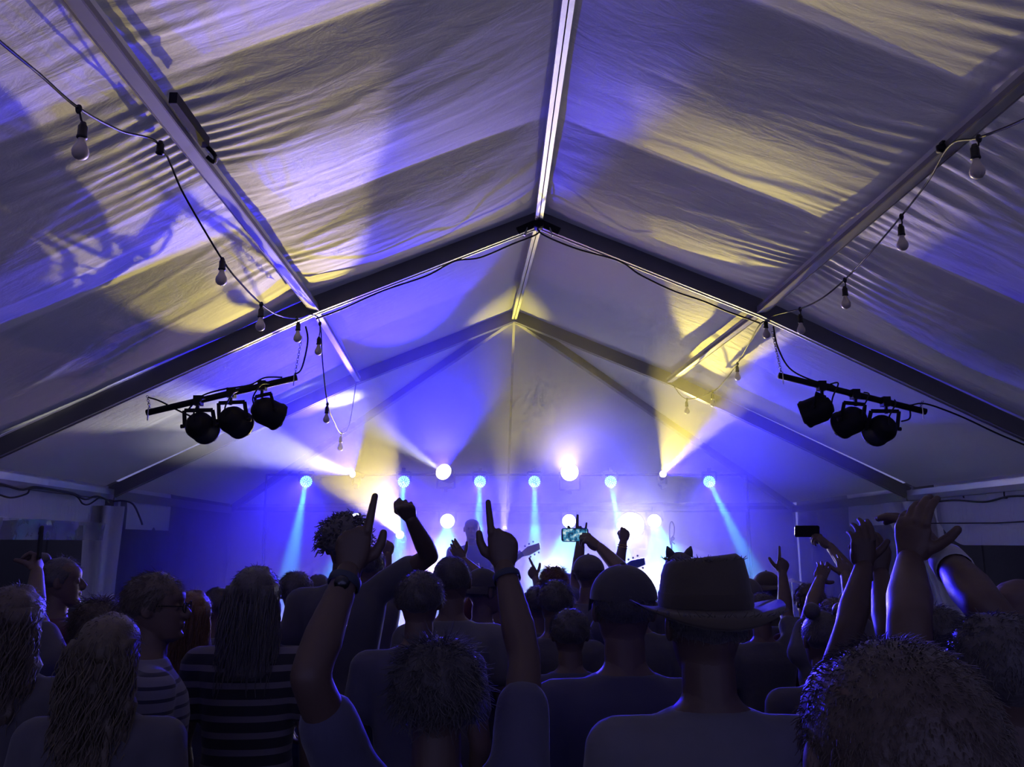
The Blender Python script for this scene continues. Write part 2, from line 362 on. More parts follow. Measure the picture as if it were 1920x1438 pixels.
# ------------------------------------------------------------------ stage
SX0, SX1, SY0, SY1, SZ = -3.3, 4.0, 8.0, 12.7, 0.42
st = empty('stage', ((SX0 + SX1) / 2, SY0, 0)); tag(st, 'low black stage deck behind the crowd', 'stage')
sinv = Matrix.Translation((-(SX0 + SX1) / 2, -SY0, 0))
for i in range(4):
    for j in range(3):
        w = (SX1 - SX0) / 4; d = (SY1 - SY0) / 3
        o = MB().box((SX0 + w * (i + .5), SY0 + d * (j + .5), SZ - .03), (w - .008, d - .008, .06)).build('deck_panel', M['deck'], st); o.matrix_parent_inverse = sinv
o = MB().box(((SX0 + SX1) / 2, SY0 + .02, (SZ - .06) / 2), (SX1 - SX0, .02, SZ - .06)).build('skirt', M['black'], st); o.matrix_parent_inverse = sinv

# ------------------------------------------------------------------ stage lamps
YL = 12.0
def emis(name, col, s):
    m = mat(name, (0.02, 0.02, 0.02), rough=.3, emit=col, estr=s, var=0); m.cycles.emission_sampling = 'NONE'; return m
LENS = {'dim': emis('cyan_led_gap', (0.06, 0.45, 0.8), 0.8), 'cyan': emis('cyan_led', (0.35, 0.9, 1.0), 2.6), 'cyanwhite': emis('cyan_white_led', (0.75, 0.95, 1.0), 4.0),
        'white': emis('white_lens', (1.0, 0.97, 0.92), 8.0), 'warm': emis('warm_lens', (1.0, 0.92, 0.7), 6.0), 'pink': emis('pink_lens', (1.0, 0.6, 0.95), 6.0)}
POW = 1.0
def spot(parent, loc, target, col, watts, half, blend=0.35, radius=0.03):
    d = bpy.data.lights.new('beam', 'SPOT'); d.energy = watts * POW; d.color = col; d.spot_size = 2 * math.radians(half); d.spot_blend = blend; d.shadow_soft_size = radius
    o = bpy.data.objects.new('beam', d); COL.objects.link(o)
    v = (Vector(target) - Vector(loc)); q = v.to_track_quat('-Z', 'Y')
    o.parent = parent; o.matrix_parent_inverse = Matrix.Translation(-Vector(parent.location))
    o.location = Vector(loc) + v.normalized() * 0.06; o.rotation_euler = q.to_euler(); return o
def lamp(name, label, cat, px, py, face, r, lens, group, Y=YL, dots=False, body=0.22, hang=0.14, stand=False):
    """round stage lamp: can, bezel, lens, yoke, clamp; it hangs from or stands on its bar"""
    p = at(px, py, Y); a = (Vector(face) - p).normalized(); e = empty(name, p); tag(e, label, cat, group)
    MB().lathe([(.02, -body), (r * .75, -body + .01), (r * .95, -body * .5), (r * 1.06, -.02), (r * 1.1, .015), (r, .015), (r, -.01), (.001, -.012)], (0, 0, 0), a, 22).build('can', M['black'], e, smooth=True)
    L = MB()
    if dots:
        q = a.cross(Vector((0, 0, 1))).normalized(); w = q.cross(a)
        for rr, nn in ((0, 1), (.36, 6), (.64, 12), (.88, 17)):
            for k in range(nn):
                t = 2 * PI * k / nn + rr; c = a * .012 + (q * math.cos(t) + w * math.sin(t)) * r * rr
                L.lathe([(.001, .006), (r * .125, .003), (r * .135, 0)], c, a, 7)
        L.build('led_array', LENS[lens], e); MB().lathe([(.001, 0), (r * .98, 0)], a * .008, a, 24).build('reflector', LENS['dim'], e)
    else:
        L.lathe([(.001, .03), (r * .5, .026), (r * .85, .016), (r * .98, .004)], a * .004, a, 26).build('lens', LENS[lens], e, smooth=True)
    q = a.cross(Vector((0, 0, 1))).normalized(); sg = 1 if hang > 0 else -1
    pts = [q * (r * 1.14) - a * body * .35, q * (r * 1.14) - a * body * .35 + Vector((0, 0, hang)), -q * (r * 1.14) - a * body * .35 + Vector((0, 0, hang)), -q * (r * 1.14) - a * body * .35]
    Y_ = MB()
    for u, v in zip(pts[:-1], pts[1:]): Y_.beam(u, v, .028, .008, up=a)
    Y_.build('yoke', M['black'], e)
    MB().box(-a * body * .35 + Vector((0, 0, hang + sg * .03)), (.05, .05, .06)).build('clamp', M['black'], e)
    if stand:
        z0 = SZ - p.z; top = hang + sg * .05; c = -a * body * .35
        MB().tube([(c.x, c.y, top), (c.x, c.y, z0 + .012)], .014, 8).build('stand', M['black'], e); MB().lathe([(.001, .025), (.14, .018), (.16, 0), (.001, 0)], (c.x, c.y, z0), (0, 0, 1), 20).build('stand_base', M['black'], e)
    return e, p
CAMP = Vector((0, 0, CAM_Z))
CY, CB = (0.10, 0.62, 1.0), (0.025, 0.015, 1.0)
YE = (1.0, 0.79, 0.13); WH = (1.0, 0.97, 0.92); VI = (0.36, 0.27, 1.0)
VOLK = 1.0
TOP = [(574, (540, 1090), 'leftmost'), (757, (745, 1080), 'second from the left'), (900, (893, 1085), 'third from the left'), (1002, (1004, 1085), 'third from the right'), (1145, (1178, 1075), 'second from the right'), (1330, (1420, 1075), 'rightmost')]
for px, (tx, ty), n in TOP:
    e, p = lamp('led_par_lamp', f'round cyan LED lamp on the high back bar, {n}', 'stage light', px, 903, at(px * .75 + 960 * .25, 960, 3), .086, 'cyan', 'cyan LED lamps on the high bar', dots=True)
    spot(e, p, at(px + (tx - px) * 2.1, 1290, 8.5), CY, 4500, 3.6, .7)
    spot(e, p, at(tx - (70 if px == 574 else 0), 1080, 8.0), CB, 1800 if px == 574 else 1500, 20, .9)
LOW = [(668, 975, .1, 'behind the curly head'), (839, 977, .105, 'left of the raised pointing hand'), (1067, 977, .1, 'behind the raised phone'), (1227, 977, .1, 'right of the white glare')]
for px, py, r, n in LOW:
    e, p = lamp('led_par_lamp', f'dazzling white lamp with cyan halo on the low bar, {n}', 'stage light', px, py, at(px, py + 20, 4), r, 'cyanwhite', 'white and cyan lamps on the low bar')
    spot(e, p, at(px + (70 if px > 1200 else -10), 1200, 8.4), (0.08, 0.75, 1.0), 1200, 11, .9)
    if px in (839, 1227): spot(e, p, at(px, 1110, 6.5), (.5, .44, 1.0), 130, 26, .9)
def roof_at(px, py):
    """where that pixel's ray meets the roof cloth"""
    r = ray(px, py); best = None
    for i in range(1, 3000):
        k = i * .005; p = CAMP + r * k
        t = abs(p.x - centre(p.y)) / W
        if t < 1 and p.z > prof(t) + .1: return p
    return CAMP + r * 10
# four moving heads on the high bar: each throws a split beam, one side yellow-white and the other blue
eA, pA = lamp('moving_head', 'moving head on the high bar throwing a white beam to the left', 'stage light', 662, 889, at(420, 850, 9.5), .05, 'white', 'moving heads on the high bar', body=.26, hang=-.14)
spot(eA, pA, roof_at(310, 775), WH, 2600, 6.5, .7)
spot(eA, pA, roof_at(400, 560), CB, 5200, 12, .35)
spot(eA, pA, roof_at(20, 420), CB, 1000, 7, .5)
eB, pB = lamp('moving_head', 'moving head on the high bar with a white beam rising to the left', 'stage light', 832, 885, at(640, 720, 9), .12, 'white', 'moving heads on the high bar', body=.28, hang=-.2)
spot(eB, pB, at(560, 700, 9.2), WH, 1300, 7, .9)
spot(eB, pB, roof_at(740, 330), CB, 4200, 12, .3)
eC, pC = lamp('moving_head', 'moving head glaring yellow white straight at the crowd', 'stage light', 1068, 885, at(1030, 780, 3), .13, 'white', 'moving heads on the high bar', body=.30, hang=-.26)
spot(eC, pC, at(1010, 620, 6), YE, 600, 13, .8)
spot(eC, pC, at(1205, 850, 5), CB, 4200, 11, .7)
eD, pD = lamp('moving_head', 'moving head throwing a yellow beam up to the right roof', 'stage light', 1243, 889, roof_at(1420, 320), .05, 'white', 'moving heads on the high bar', body=.26, hang=-.14)
spot(eD, pD, roof_at(1520, 240), YE, 2300, 7.5, .3)
spot(eD, pD, roof_at(1860, 640), CB, 3600, 11, .4)
# floor and mid height effects
eI, pI = lamp('moving_head', 'small warm white moving head beaming up to the left roof', 'stage light', 750, 1003, roof_at(300, 330), .055, 'warm', 'moving heads low on the stage', Y=11.2, body=.24, hang=-.16, stand=True)
spot(eI, pI, roof_at(340, 280), YE, 2700, 8.5, .3)
eK, pK = lamp('moving_head', 'yellow moving head beaming straight up behind the pointing hand', 'stage light', 945, 1010, at(950, 500, 8.6), .06, 'warm', 'moving heads low on the stage', Y=11.2, body=.24, hang=-.16, stand=True)
spot(eK, pK, at(950, 700, 9.6), (1, .84, .10), 800, 10, 1.0)
eJ, pJ = lamp('blinder_lamp', 'huge white glaring lamp behind the raised fist', 'stage light', 1183, 985, CAMP, .18, 'white', 'blinders at the stage back', Y=11.4, body=.2, hang=-.32, stand=True)
spot(eJ, pJ, at(1150, 800, 4), (.96, .88, .86), 120, 55, .6, .15); spot(eJ, pJ, at(1130, 960, 4), WH, 230, 18, 1.0, .15)
eM, pM = lamp('blinder_lamp', 'low white glaring lamp at the stage floor between the heads', 'stage light', 1040, 1072, at(1000, 900, 4), .10, 'white', 'blinders at the stage back', Y=10.6, body=.2, hang=-.14, stand=True)
spot(eM, pM, at(760, 1030, 4), (1, .88, .66), 95, 48, .8, .1)
eN, pN = lamp('blinder_lamp', 'low white glaring lamp beside the straw hat', 'stage light', 1225, 1085, at(1100, 900, 4), .10, 'white', 'blinders at the stage back', Y=10.6, body=.2, hang=-.14, stand=True)
spot(eN, pN, at(900, 1010, 4), (1, .88, .70), 90, 48, .8, .1)
eP, pP = lamp('blinder_lamp', 'small pink white lamp between two dark heads', 'stage light', 812, 1066, at(820, 1000, 4), .055, 'pink', 'blinders at the stage back', Y=10.6, body=.16, hang=-.1, stand=True)
spot(eP, pP, at(760, 950, 5), (1, .5, .95), 120, 50, .6, .06)
# violet floods standing on the stage floor behind the crowd
for k, (px, col) in enumerate(((540, VI), (760, VI), (1060, (.8, .74, 1)), (1300, (.55, .48, 1)))):
    e, p = lamp('floor_flood', 'violet flood lamp on the stage floor behind the crowd, ' + ('leftmost', 'second from the left', 'second from the right', 'rightmost')[k], 'stage light', px, 1195, at(px, 700, 8.5), .09, 'pink', 'violet floods on the stage floor', Y=10.9, body=.14, hang=-.14)
    spot(e, p, at(px, 1085, 5.5), col, 480, 24, 1.0, .08)
# bars that carry the lamps
for nm, py, lab in (('lamp_bar', 890, 'high black bar carrying the back row of lamps'), ('lamp_bar', 958, 'low black bar carrying the white and cyan lamps')):
    a, b = at(500, py, YL + .12), at(1400, py, YL + .12); e = empty(nm, ((a.x + b.x) / 2, a.y, 0)); tag(e, lab, 'lamp bar')
    iv = Matrix.Translation((-(a.x + b.x) / 2, -a.y, 0))
    MB().tube([a, b], .016, 10).build('pipe', M['black'], e).matrix_parent_inverse = iv
    for q in (a, b): MB().tube([(q.x, q.y, SZ), (q.x, q.y, q.z)], .014, 8).build('stand', M['black'], e).matrix_parent_inverse = iv
# ------------------------------------------------------------------ haze: theatrical smoke hanging over the stage and the front of the crowd
def haze(name, label, secs, dens, g, col):
    """closed body following the inside of the tent: secs = (Y, centre, half width scale)"""
    b = MB(); n = 7
    for Y, c, hw in secs:
        ts = [(-1, 0.02), (-1, HE + .1), (-PF, HP + .1), (0, HA + .1), (PF, HP + .1), (1, HE + .1), (1, 0.02)]
        b.v += [(c + t * hw, Y, z) for t, z in ts]
    for s in range(len(secs) - 1):
        for k in range(n): b.f.append((s * n + k, s * n + (k + 1) % n, (s + 1) * n + (k + 1) % n, (s + 1) * n + k))
    b.f.append(tuple(range(n - 1, -1, -1))); b.f.append(tuple((len(secs) - 1) * n + k for k in range(n)))
    m = bpy.data.materials.new(name + '_smoke'); m.use_nodes = True; nt = m.node_tree; nt.nodes.remove(nt.nodes['Principled BSDF'])
    v = nt.nodes.new('ShaderNodeVolumeScatter'); v.inputs['Color'].default_value = col; v.inputs['Density'].default_value = dens; v.inputs['Anisotropy'].default_value = g
    nt.links.new(v.outputs[0], nt.nodes['Material Output'].inputs['Volume'])
    o = b.build(name, m); tag(o, label, kind='stuff'); return o
haze('stage_haze', 'smoke haze hanging over the stage', [(7.4, centre(7.4), W - .1), (Y2, C2, W - .1), (12.6, (REAR_L.x + REAR_R.x) / 2, 4.3)], 0.11, 0.35, (1, 1, 1, 1))
fog = MB(); ell(fog, (.35, 10.7, .95), (3.3, 1.55, 1.2), 40, 24)
fm = bpy.data.materials.new('low_fog'); fm.use_nodes = True; fm.node_tree.nodes.remove(fm.node_tree.nodes['Principled BSDF'])
_v = fm.node_tree.nodes.new('ShaderNodeVolumeScatter'); _v.inputs['Density'].default_value = 0.42; _v.inputs['Anisotropy'].default_value = 0.2; fm.node_tree.links.new(_v.outputs[0], fm.node_tree.nodes['Material Output'].inputs['Volume'])
tag(fog.build('stage_fog', fm), 'low bank of fog rolling over the stage deck', kind='stuff')
# ------------------------------------------------------------------ people: one body surface each, clothes and hair as children
def loft(b, rings, n=24, e=2.3):
    """rings of (z, halfwidth, yfront, yback[, x]) stacked upward, superelliptic"""
    vs = []
    for r in rings:
        z, w, yf, yb = r[:4]; x0 = r[4] if len(r) > 4 else 0; cy_, h = (yf + yb) / 2, (yf - yb) / 2
        for k in range(n):
            a = 2 * PI * k / n; ca, sa = math.cos(a), math.sin(a)
            vs.append((x0 + w * math.copysign(abs(ca) ** (2 / e), ca), cy_ + h * math.copysign(abs(sa) ** (2 / e), sa), z))
    m = len(rings)
    fs = [(i * n + k, i * n + (k + 1) % n, (i + 1) * n + (k + 1) % n, (i + 1) * n + k) for i in range(m - 1) for k in range(n)]
    fs += [tuple(range(n - 1, -1, -1)), tuple((m - 1) * n + k for k in range(n))]
    return b.add(vs, fs)
def bone(b, a, c, r0, r1, n=12):
    """tapered limb segment with round ends"""
    a, c = Vector(a), Vector(c); d = (c - a); L = d.length; d = d / L
    pts = [a - d * r0 * .95, a - d * r0 * .75, a - d * r0 * .4, a, a + d * L * .33, a + d * L * .66, c, c + d * r1 * .4, c + d * r1 * .75, c + d * r1 * .95]
    rs = [r0 * .3, r0 * .68, r0 * .92, r0, r0 + (r1 - r0) * .33, r0 + (r1 - r0) * .66, r1, r1 * .92, r1 * .68, r1 * .3]
    return b.tube(pts, rs, n)
_jobs = []
def remesh_all(jobs):
    """voxel-remesh a list of (MB, voxel, smooth iterations) in one go -> meshes"""
    obs = []
    for b, vox, it in jobs:
        me = b.mesh('tmp'); o = bpy.data.objects.new('tmp', me); COL.objects.link(o)
        md = o.modifiers.new('r', 'REMESH'); md.mode = 'VOXEL'; md.voxel_size = vox; md.use_smooth_shade = True
        if it: sm = o.modifiers.new('s', 'SMOOTH'); sm.factor = .5; sm.iterations = it
        obs.append(o)
    bpy.context.view_layer.update(); dg = bpy.context.evaluated_depsgraph_get(); out = []
    for o in obs:
        me = bpy.data.meshes.new_from_object(o.evaluated_get(dg)); me.polygons.foreach_set('use_smooth', [True] * len(me.polygons)); out.append(me)
    for o in obs:
        me = o.data; bpy.data.objects.remove(o); bpy.data.meshes.remove(me)
    return out
def arrays(me):
    v = np.empty(len(me.vertices) * 3); me.vertices.foreach_get('co', v)
    return v.reshape(-1, 3), [tuple(p.vertices) for p in me.polygons]
def joined(name, parts, m):
    vs = []; fs = []; n = 0
    for v, f in parts:
        vs.append(v); fs += [tuple(i + n for i in q) for q in f]; n += len(v)
    me = bpy.data.meshes.new(name); me.from_pydata(np.concatenate(vs).tolist(), [], fs); me.update(); me.materials.append(m)
    me.polygons.foreach_set('use_smooth', [True] * len(me.polygons)); return me
# -- head (fine), for a figure 1.75 m tall looking along +Y
def head_mb():
    b = MB()
    R = [(1.533, .022, .070, .030), (1.545, .042, .087, .005), (1.565, .053, .092, -.025), (1.585, .061, .091, -.048), (1.605, .066, .092, -.062), (1.63, .071, .091, -.078),
         (1.655, .074, .088, -.086), (1.68, .077, .095, -.091), (1.70, .077, .093, -.090), (1.72, .072, .080, -.082), (1.738, .057, .056, -.064), (1.750, .032, .024, -.038), (1.755, .010, .005, -.012)]
    loft(b, R, 40)
    vs = []
    for p in b.v:
        p = Vector(p)
        if p.y > .03:
            for sx in (-1, 1):
                p.y -= .011 * math.exp(-(((p.x - sx * .033) / .017) ** 2 + ((p.z - 1.653) / .012) ** 2))
            p.y -= .006 * math.exp(-((p.z - 1.572) / .008) ** 2) * math.exp(-(p.x / .03) ** 2)
        vs.append(tuple(p))
    b.v = vs
    b.tube([(0, .084, 1.668), (0, .098, 1.648), (0, .111, 1.630), (0, .104, 1.621), (0, .088, 1.617)], [.008, .010, .013, .015, .010], 10)
    for sx in (-1, 1):
        ell(b, (sx * .013, .094, 1.622), (.009, .010, .008), 10, 8)
        ell(b, (sx * .033, .077, 1.653), (.013, .012, .010), 10, 8)
        ell(b, (sx * .080, -.008, 1.648), (.010, .021, .032), 12, 10, Matrix.Rotation(sx * .35, 3, 'Z'))
    ell(b, (0, .091, 1.596), (.023, .010, .0055), 12, 8); ell(b, (0, .090, 1.585), (.020, .010, .006), 12, 8)
    ell(b, (0, .084, 1.556), (.022, .016, .014), 12, 8)
    bone(b, (0, -.012, 1.47), (0, -.004, 1.57), .058, .056, 18)
    return b
TORSO = [(.80, .150, .100, -.105), (.88, .172, .105, -.125), (.96, .172, .105, -.120), (1.08, .150, .105, -.095), (1.20, .160, .115, -.105), (1.30, .176, .120, -.115), (1.37, .188, .108, -.115), (1.415, .185, .080, -.102), (1.445, .150, .055, -.085), (1.475, .095, .042, -.072), (1.50, .062, .040, -.066), (1.52, .045, .035, -.055)]
def legs(b, k=0.0, feet=True):
    for s in (-1, 1):
        bone(b, (s * .085, 0, .86), (s * .095, .01, .48), .088 + k, .058 + k); bone(b, (s * .095, .01, .48), (s * .10, -.02, .08), .056 + k, .040 + k * 1.6)
        if feet: bone(b, (s * .10, -.04, .045), (s * .115, .16, .035), .042, .034)
def arm_mb(b, S, E, Wr, k=0.0):
    bone(b, S, E, .056 + k, .043 + k); d = (Wr - E); bone(b, E, E + d * .32, .043 + k, .047 + k); bone(b, E + d * .3, Wr, .047 + k, .030 + k)
DOWN = [(Vector((s * .195, -.01, 1.40)), Vector((s * .245, -.03, 1.12)), Vector((s * .24, .07, .88))) for s in (-1, 1)]
# -- hands: palm, four fingers of different lengths, thumb from the side of the palm
CURL = {'fist': ((86, 98, 62),) * 4 + ('tuck',), 'point': ((2, 6, 4), (84, 98, 62), (86, 98, 62), (88, 96, 60), 'up'), 'open': ((4, 10, 6), (2, 8, 6), (6, 10, 6), (10, 12, 8), 'out'),
        'horns': ((2, 6, 4), (84, 98, 62), (86, 98, 62), (4, 8, 4), 'out'), 'hold': ((38, 55, 30), (42, 58, 32), (46, 60, 34), (50, 60, 34), 'hold'), 'relax': ((18, 24, 16), (22, 28, 18), (26, 30, 20), (30, 32, 20), 'out'), 'gun': ((2, 6, 4), (84, 98, 62), (86, 98, 62), (88, 96, 60), 'out')}
def hand_mb(side, pose, sc=1.0):
    """wrist at origin, fingers along +Z, palm faces +Y, thumb towards side*(-X) is inner"""
    b = MB(); t = -side; c = CURL[pose]
    loft(b, [(-.045, .027, .019, -.020), (-.02, .0265, .018, -.019), (.0, .028, .018, -.018), (.025, .035, .020, -.016, t * .002), (.05, .040, .019, -.015), (.072, .041, .016, -.015), (.086, .037, .011, -.013), (.094, .026, .005, -.010)], 22, 2.2)
    closed = pose in ('fist', 'point', 'gun', 'horns')
    if closed: b.v = [(x, y, z + (min(0, t * x) * .55 * max(0, z / .09))) for x, y, z in b.v]
    ell(b, (t * .024, .014, .034), (.017, .016, .032), 12, 8); ell(b, (-t * .024, .012, .036), (.015, .014, .034), 12, 8)
    for i, (x, L, r) in enumerate(((.029, .074, .0105), (.0098, .083, .0107), (-.0100, .077, .0102), (-.0285, .061, .0092))):
        a0, a1, a2 = c[i]; zk = ((.088, .084, .072, .057) if closed else (.086, .088, .081, .070))[i]; p = Vector((t * x, -.004, zk)); ang = 0; spread = t * (x * (5.0 if pose == 'open' else 1.6))
        ell(b, p, (r * 1.12, r * 1.1, r * 1.25), 10, 8)
        for q, (aa, fr) in enumerate(((a0, .46), (a1, .30), (a2, .24))):
            ang += math.radians(aa); d = Vector((math.sin(spread) * math.cos(ang), math.sin(ang), math.cos(ang) * math.cos(spread)))
            e = p + d * L * fr * 1.04; bone(b, p, e, r * (1 - .08 * q), r * (.95 - .09 * q), 10); p = e
    th = c[4]
    D = {'tuck': [(.6, .35, .72), (-.25, .75, .62), (-.85, .42, .3)], 'up': [(.86, .22, .46), (.40, .10, .92), (.08, .05, .99)], 'out': [(.85, .15, .5), (.72, .05, .68), (.6, 0, .8)], 'hold': [(.7, .5, .5), (.3, .75, .6), (.05, .75, .65)]}[th]
    p = Vector((t * .020, .012, .024))
    for q, (d, L) in enumerate(zip(D, (.034, .027, .022) if th == 'up' else (.036, .030, .025))):
        d = Vector((t * d[0], d[1], d[2])).normalized(); e = p + d * L; bone(b, p, e, (.0165, .0130, .0118)[q], (.0130, .0118, .0098)[q], 10); p = e
    if sc != 1: b.v = [tuple(Vector(v) * sc) for v in b.v]
    return b
def frame_from(d, palm):
    d = d.normalized(); y = (Vector(palm) - d * d.dot(Vector(palm))).normalized(); x = y.cross(d)
    return Matrix((x, y, d)).transposed()
# -- hair and hats (local to the head of the 1.75 m figure)
def fuzz(b, rnd, n, L, c, r, up=-.2, w=.0012, curl=.4, lift=.5):
    for _ in range(n):
        while True:
            u = Vector((rnd.gauss(0, 1), rnd.gauss(0, 1), rnd.gauss(0, 1))).normalized()
            if u.z > up and not (u.y > .55 and u.z < .35): break
        p = Vector(c) + Vector((u.x * r[0], u.y * r[1], u.z * r[2])); l = L * rnd.uniform(.5, 1.2)
        q = Vector((rnd.gauss(0, 1), rnd.gauss(0, 1), rnd.gauss(0, 1))).normalized(); dn = Vector((u.x * .3, -.35, -1)); dn = (dn - u * dn.dot(u)).normalized()
        d = (u * lift + dn + q * curl).normalized(); e_ = (u * lift * .3 + dn + q * curl * 1.6).normalized()
        b.tube([p - u * .004, p + d * l * .5, p + d * l * .5 + e_ * l * .5], [w, w, w * .4], 3, False)
def hair_mb(kind, seed=0):
    rnd = random.Random(seed); b = MB()
    def cap(c, r, cut, amp, freq, n=40, m=26, nape=0.0):
        base = len(b.v); ell(b, c, r, n, m); c_ = Vector(c)
        for i in range(base, len(b.v)):
            p = Vector(b.v[i]); u = (p - c_); v = Vector((u.x / r[0], u.y / r[1], u.z / r[2]))
            p += u.normalized() * amp * (noise.noise(u * freq + Vector((seed, 0, 0))) + .5 * noise.noise(u * freq * 2.7 + Vector((0, seed, 0))))
            if v.y > .35 and v.z < cut: p.y -= (v.y - .35) * r[1] * 1.5 * min(1, (cut - v.z) * 2)
            if v.z < -.35 - nape: p.z += (-.35 - nape - v.z) * r[2] * .5; p.x *= .9
            b.v[i] = tuple(p)
    if kind in ('short', 'crop'):
        k = .005 if kind == 'crop' else .012
        cap((0, -.012, 1.672), (.078 + k, .092 + k, .086 + k), .25, .006 if kind == 'short' else .003, 28)
        if kind == 'short': fuzz(b, rnd, 1300, .026, (0, -.012, 1.672), (.090, .103, .097), w=.0010)
        else: fuzz(b, rnd, 3200, .013, (0, -.012, 1.672), (.083, .097, .091), up=-.45, w=.0006, curl=.3, lift=.7)
    elif kind == 'messy':
        cap((0, -.014, 1.672), (.096, .108, .102), .2, .016, 22); fuzz(b, rnd, 1800, .05, (0, -.014, 1.672), (.096, .108, .102), -.5, w=.0011, curl=.6, lift=.6)
    elif kind == 'curly':
        cap((0, -.012, 1.690), (.112, .120, .112), .05, .022, 24)
        for _ in range(420):
            u = Vector((rnd.gauss(0, 1), rnd.gauss(0, 1), rnd.gauss(0, 1))).normalized()
            if u.z < -.45 or (u.y > .6 and u.z < .2): continue
            p = Vector((0, -.012, 1.690)) + Vector((u.x * .108, u.y * .116, u.z * .108)); s = u.orthogonal().normalized(); w = u.cross(s); ph = rnd.uniform(0, 6); l = rnd.uniform(.025, .055)
            b.tube([p + u * l * q / 6 + (s * math.cos(ph + q * 1.2) + w * math.sin(ph + q * 1.2)) * .007 - Vector((0, 0, .010 * (q / 6) ** 2)) for q in range(7)], [.0034] * 5 + [.0024, .001], 4)
    elif kind in ('long', 'wavy', 'straight'):
        cap((0, -.014, 1.672), (.093, .106, .100), .2, .008, 22)
        L = {'long': 1.36, 'wavy': 1.33, 'straight': 1.28}[kind]; wv = .018 if kind == 'wavy' else .006
        R = []
        for q in range(15):
            t = q / 14; z = 1.70 + (L - 1.70) * t
            R.append((z, .092 + .022 * math.sin(t * 2.6) - .045 * max(0, t - .8) * 5 * .5, .02 - .05 * t - .01 * math.sin(t * 5), -.105 - .035 * t))
        base = len(b.v); loft(b, R[::-1], 40, 2.6)
        for i in range(base, len(b.v)):
            p = Vector(b.v[i]); a = math.atan2(p.y + .05, p.x)
            k = wv * (math.sin(p.z * 62 + 2.2 * math.sin(a * 3 + seed)) * .55 + noise.noise((a * 3.0, p.z * 9, seed))) + .006 * math.sin(a * 17 + seed)
            b.v[i] = tuple(p + Vector((math.cos(a), math.sin(a), 0)) * k)
        for _ in range(260):
            a = rnd.uniform(PI * .95, PI * 2.05); z0 = rnd.uniform(1.45, 1.70); x, y = math.cos(a) * .105, -.055 + math.sin(a) * .075; l = rnd.uniform(.10, .2); ph = rnd.uniform(0, 6)
            am = .012 if kind == 'wavy' else .004
            b.tube([(x * (1 + .12 * q / 5) + am * math.sin(ph + q * 1.4), y - .006 * q + am * math.cos(ph + q * 1.4), z0 - l * q / 5) for q in range(6)], [.0022, .0026, .0026, .0024, .002, .001], 3, False)
        fuzz(b, rnd, 260, .02, (0, -.014, 1.672), (.094, .107, .101))
    elif kind == 'bun':
        cap((0, -.012, 1.672), (.088, .102, .096), .2, .006, 22)
        for s in (-1, 1): ell(b, (s * .062, -.055, 1.768), (.036, .034, .034), 14, 10)
        fuzz(b, rnd, 300, .02, (0, -.012, 1.68), (.09, .104, .1))
    elif kind == 'topbun':
        cap((0, -.012, 1.672), (.087, .101, .095), .2, .006, 22); ell(b, (0, -.085, 1.755), (.04, .04, .036), 14, 10); fuzz(b, rnd, 260, .02, (0, -.012, 1.68), (.09, .104, .1))
    return b
def cap_mb(back=False, tilt=0.0):
    b = MB(); n, m = 28, 8; d = -1 if back else 1
    for i in range(m + 1):
        th = PI / 2 * i / m
        for k in range(n):
            a = 2 * PI * k / n; b.v.append((math.sin(th) * math.cos(a) * .094, -.006 + math.sin(th) * math.sin(a) * .108, 1.682 + math.cos(th) * .094))
    for i in range(m):
        for k in range(n): b.f.append((i * n + k, (i + 1) * n + k, (i + 1) * n + (k + 1) % n, i * n + (k + 1) % n))
    ell(b, (0, -.006, 1.777), (.008, .008, .005), 8, 6)
    br = MB()
    def P(i, j):
        a = PI * (i * .86 + .07); r = 1 + .72 * j * math.sin(a) ** .7
        return Vector((math.cos(a) * .094 * (1 + .05 * j), -.006 + d * math.sin(a) * .108 * r, 1.684 - .02 * j * j - .016 * abs(math.cos(a)) * j))
    br.grid(P, 16, 5); n0 = len(br.v); br.v += [(x, y, z - .004) for x, y, z in br.v]; br.f += [tuple(i + n0 for i in q[::-1]) for q in br.f[:]]
    return b, br
def fedora_mb():
    b = MB(); n = 40
    prof_ = [(.150, 1.668), (.165, 1.676), (.120, 1.684), (.100, 1.690), (.099, 1.72), (.094, 1.755), (.086, 1.785), (.070, 1.797), (.03, 1.792), (.001, 1.789)]
    vs = []
    for i, (r, z) in enumerate(prof_):
        for k in range(n):
            a = 2 * PI * k / n; x, y = math.cos(a) * r * .98, -.004 + math.sin(a) * r * 1.18
            zz = z
            if i < 2: zz += .030 * abs(math.cos(a)) ** 2 - .012 * abs(math.sin(a))
            if i > 5: zz -= .018 * max(0, math.sin(a)) * (i - 5) / 4; zz += .006 * math.cos(a)
            vs.append((x, y, zz))
    fs = [(i * n + k, i * n + (k + 1) % n, (i + 1) * n + (k + 1) % n, (i + 1) * n + k) for i in range(len(prof_) - 1) for k in range(n)]
    b.add(vs, fs); rnd = random.Random(3)
    for _ in range(160):                      # broken straw ends along crown edge and brim
        a = rnd.uniform(0, 2 * PI); top = rnd.random() < .5; r = .084 if top else .163; z = 1.79 if top else 1.686
        p = Vector((math.cos(a) * r * .98, -.004 + math.sin(a) * r * 1.18, z)); d = Vector((math.cos(a) * .6 + rnd.gauss(0, .4), math.sin(a) * .6 + rnd.gauss(0, .4), rnd.uniform(.1, .9))).normalized()
        b.tube([p - d * .004, p + d * rnd.uniform(.004, .014)], [.0012, .0006], 3, False)
    band = MB().lathe([(.1015, 1.691), (.1025, 1.695), (.1015, 1.718), (.0995, 1.722)], (0, 0, 0), (0, 0, 1), n); band.v = [(x * .98, -.004 + y * 1.18, z) for x, y, z in band.v]
    return b, band
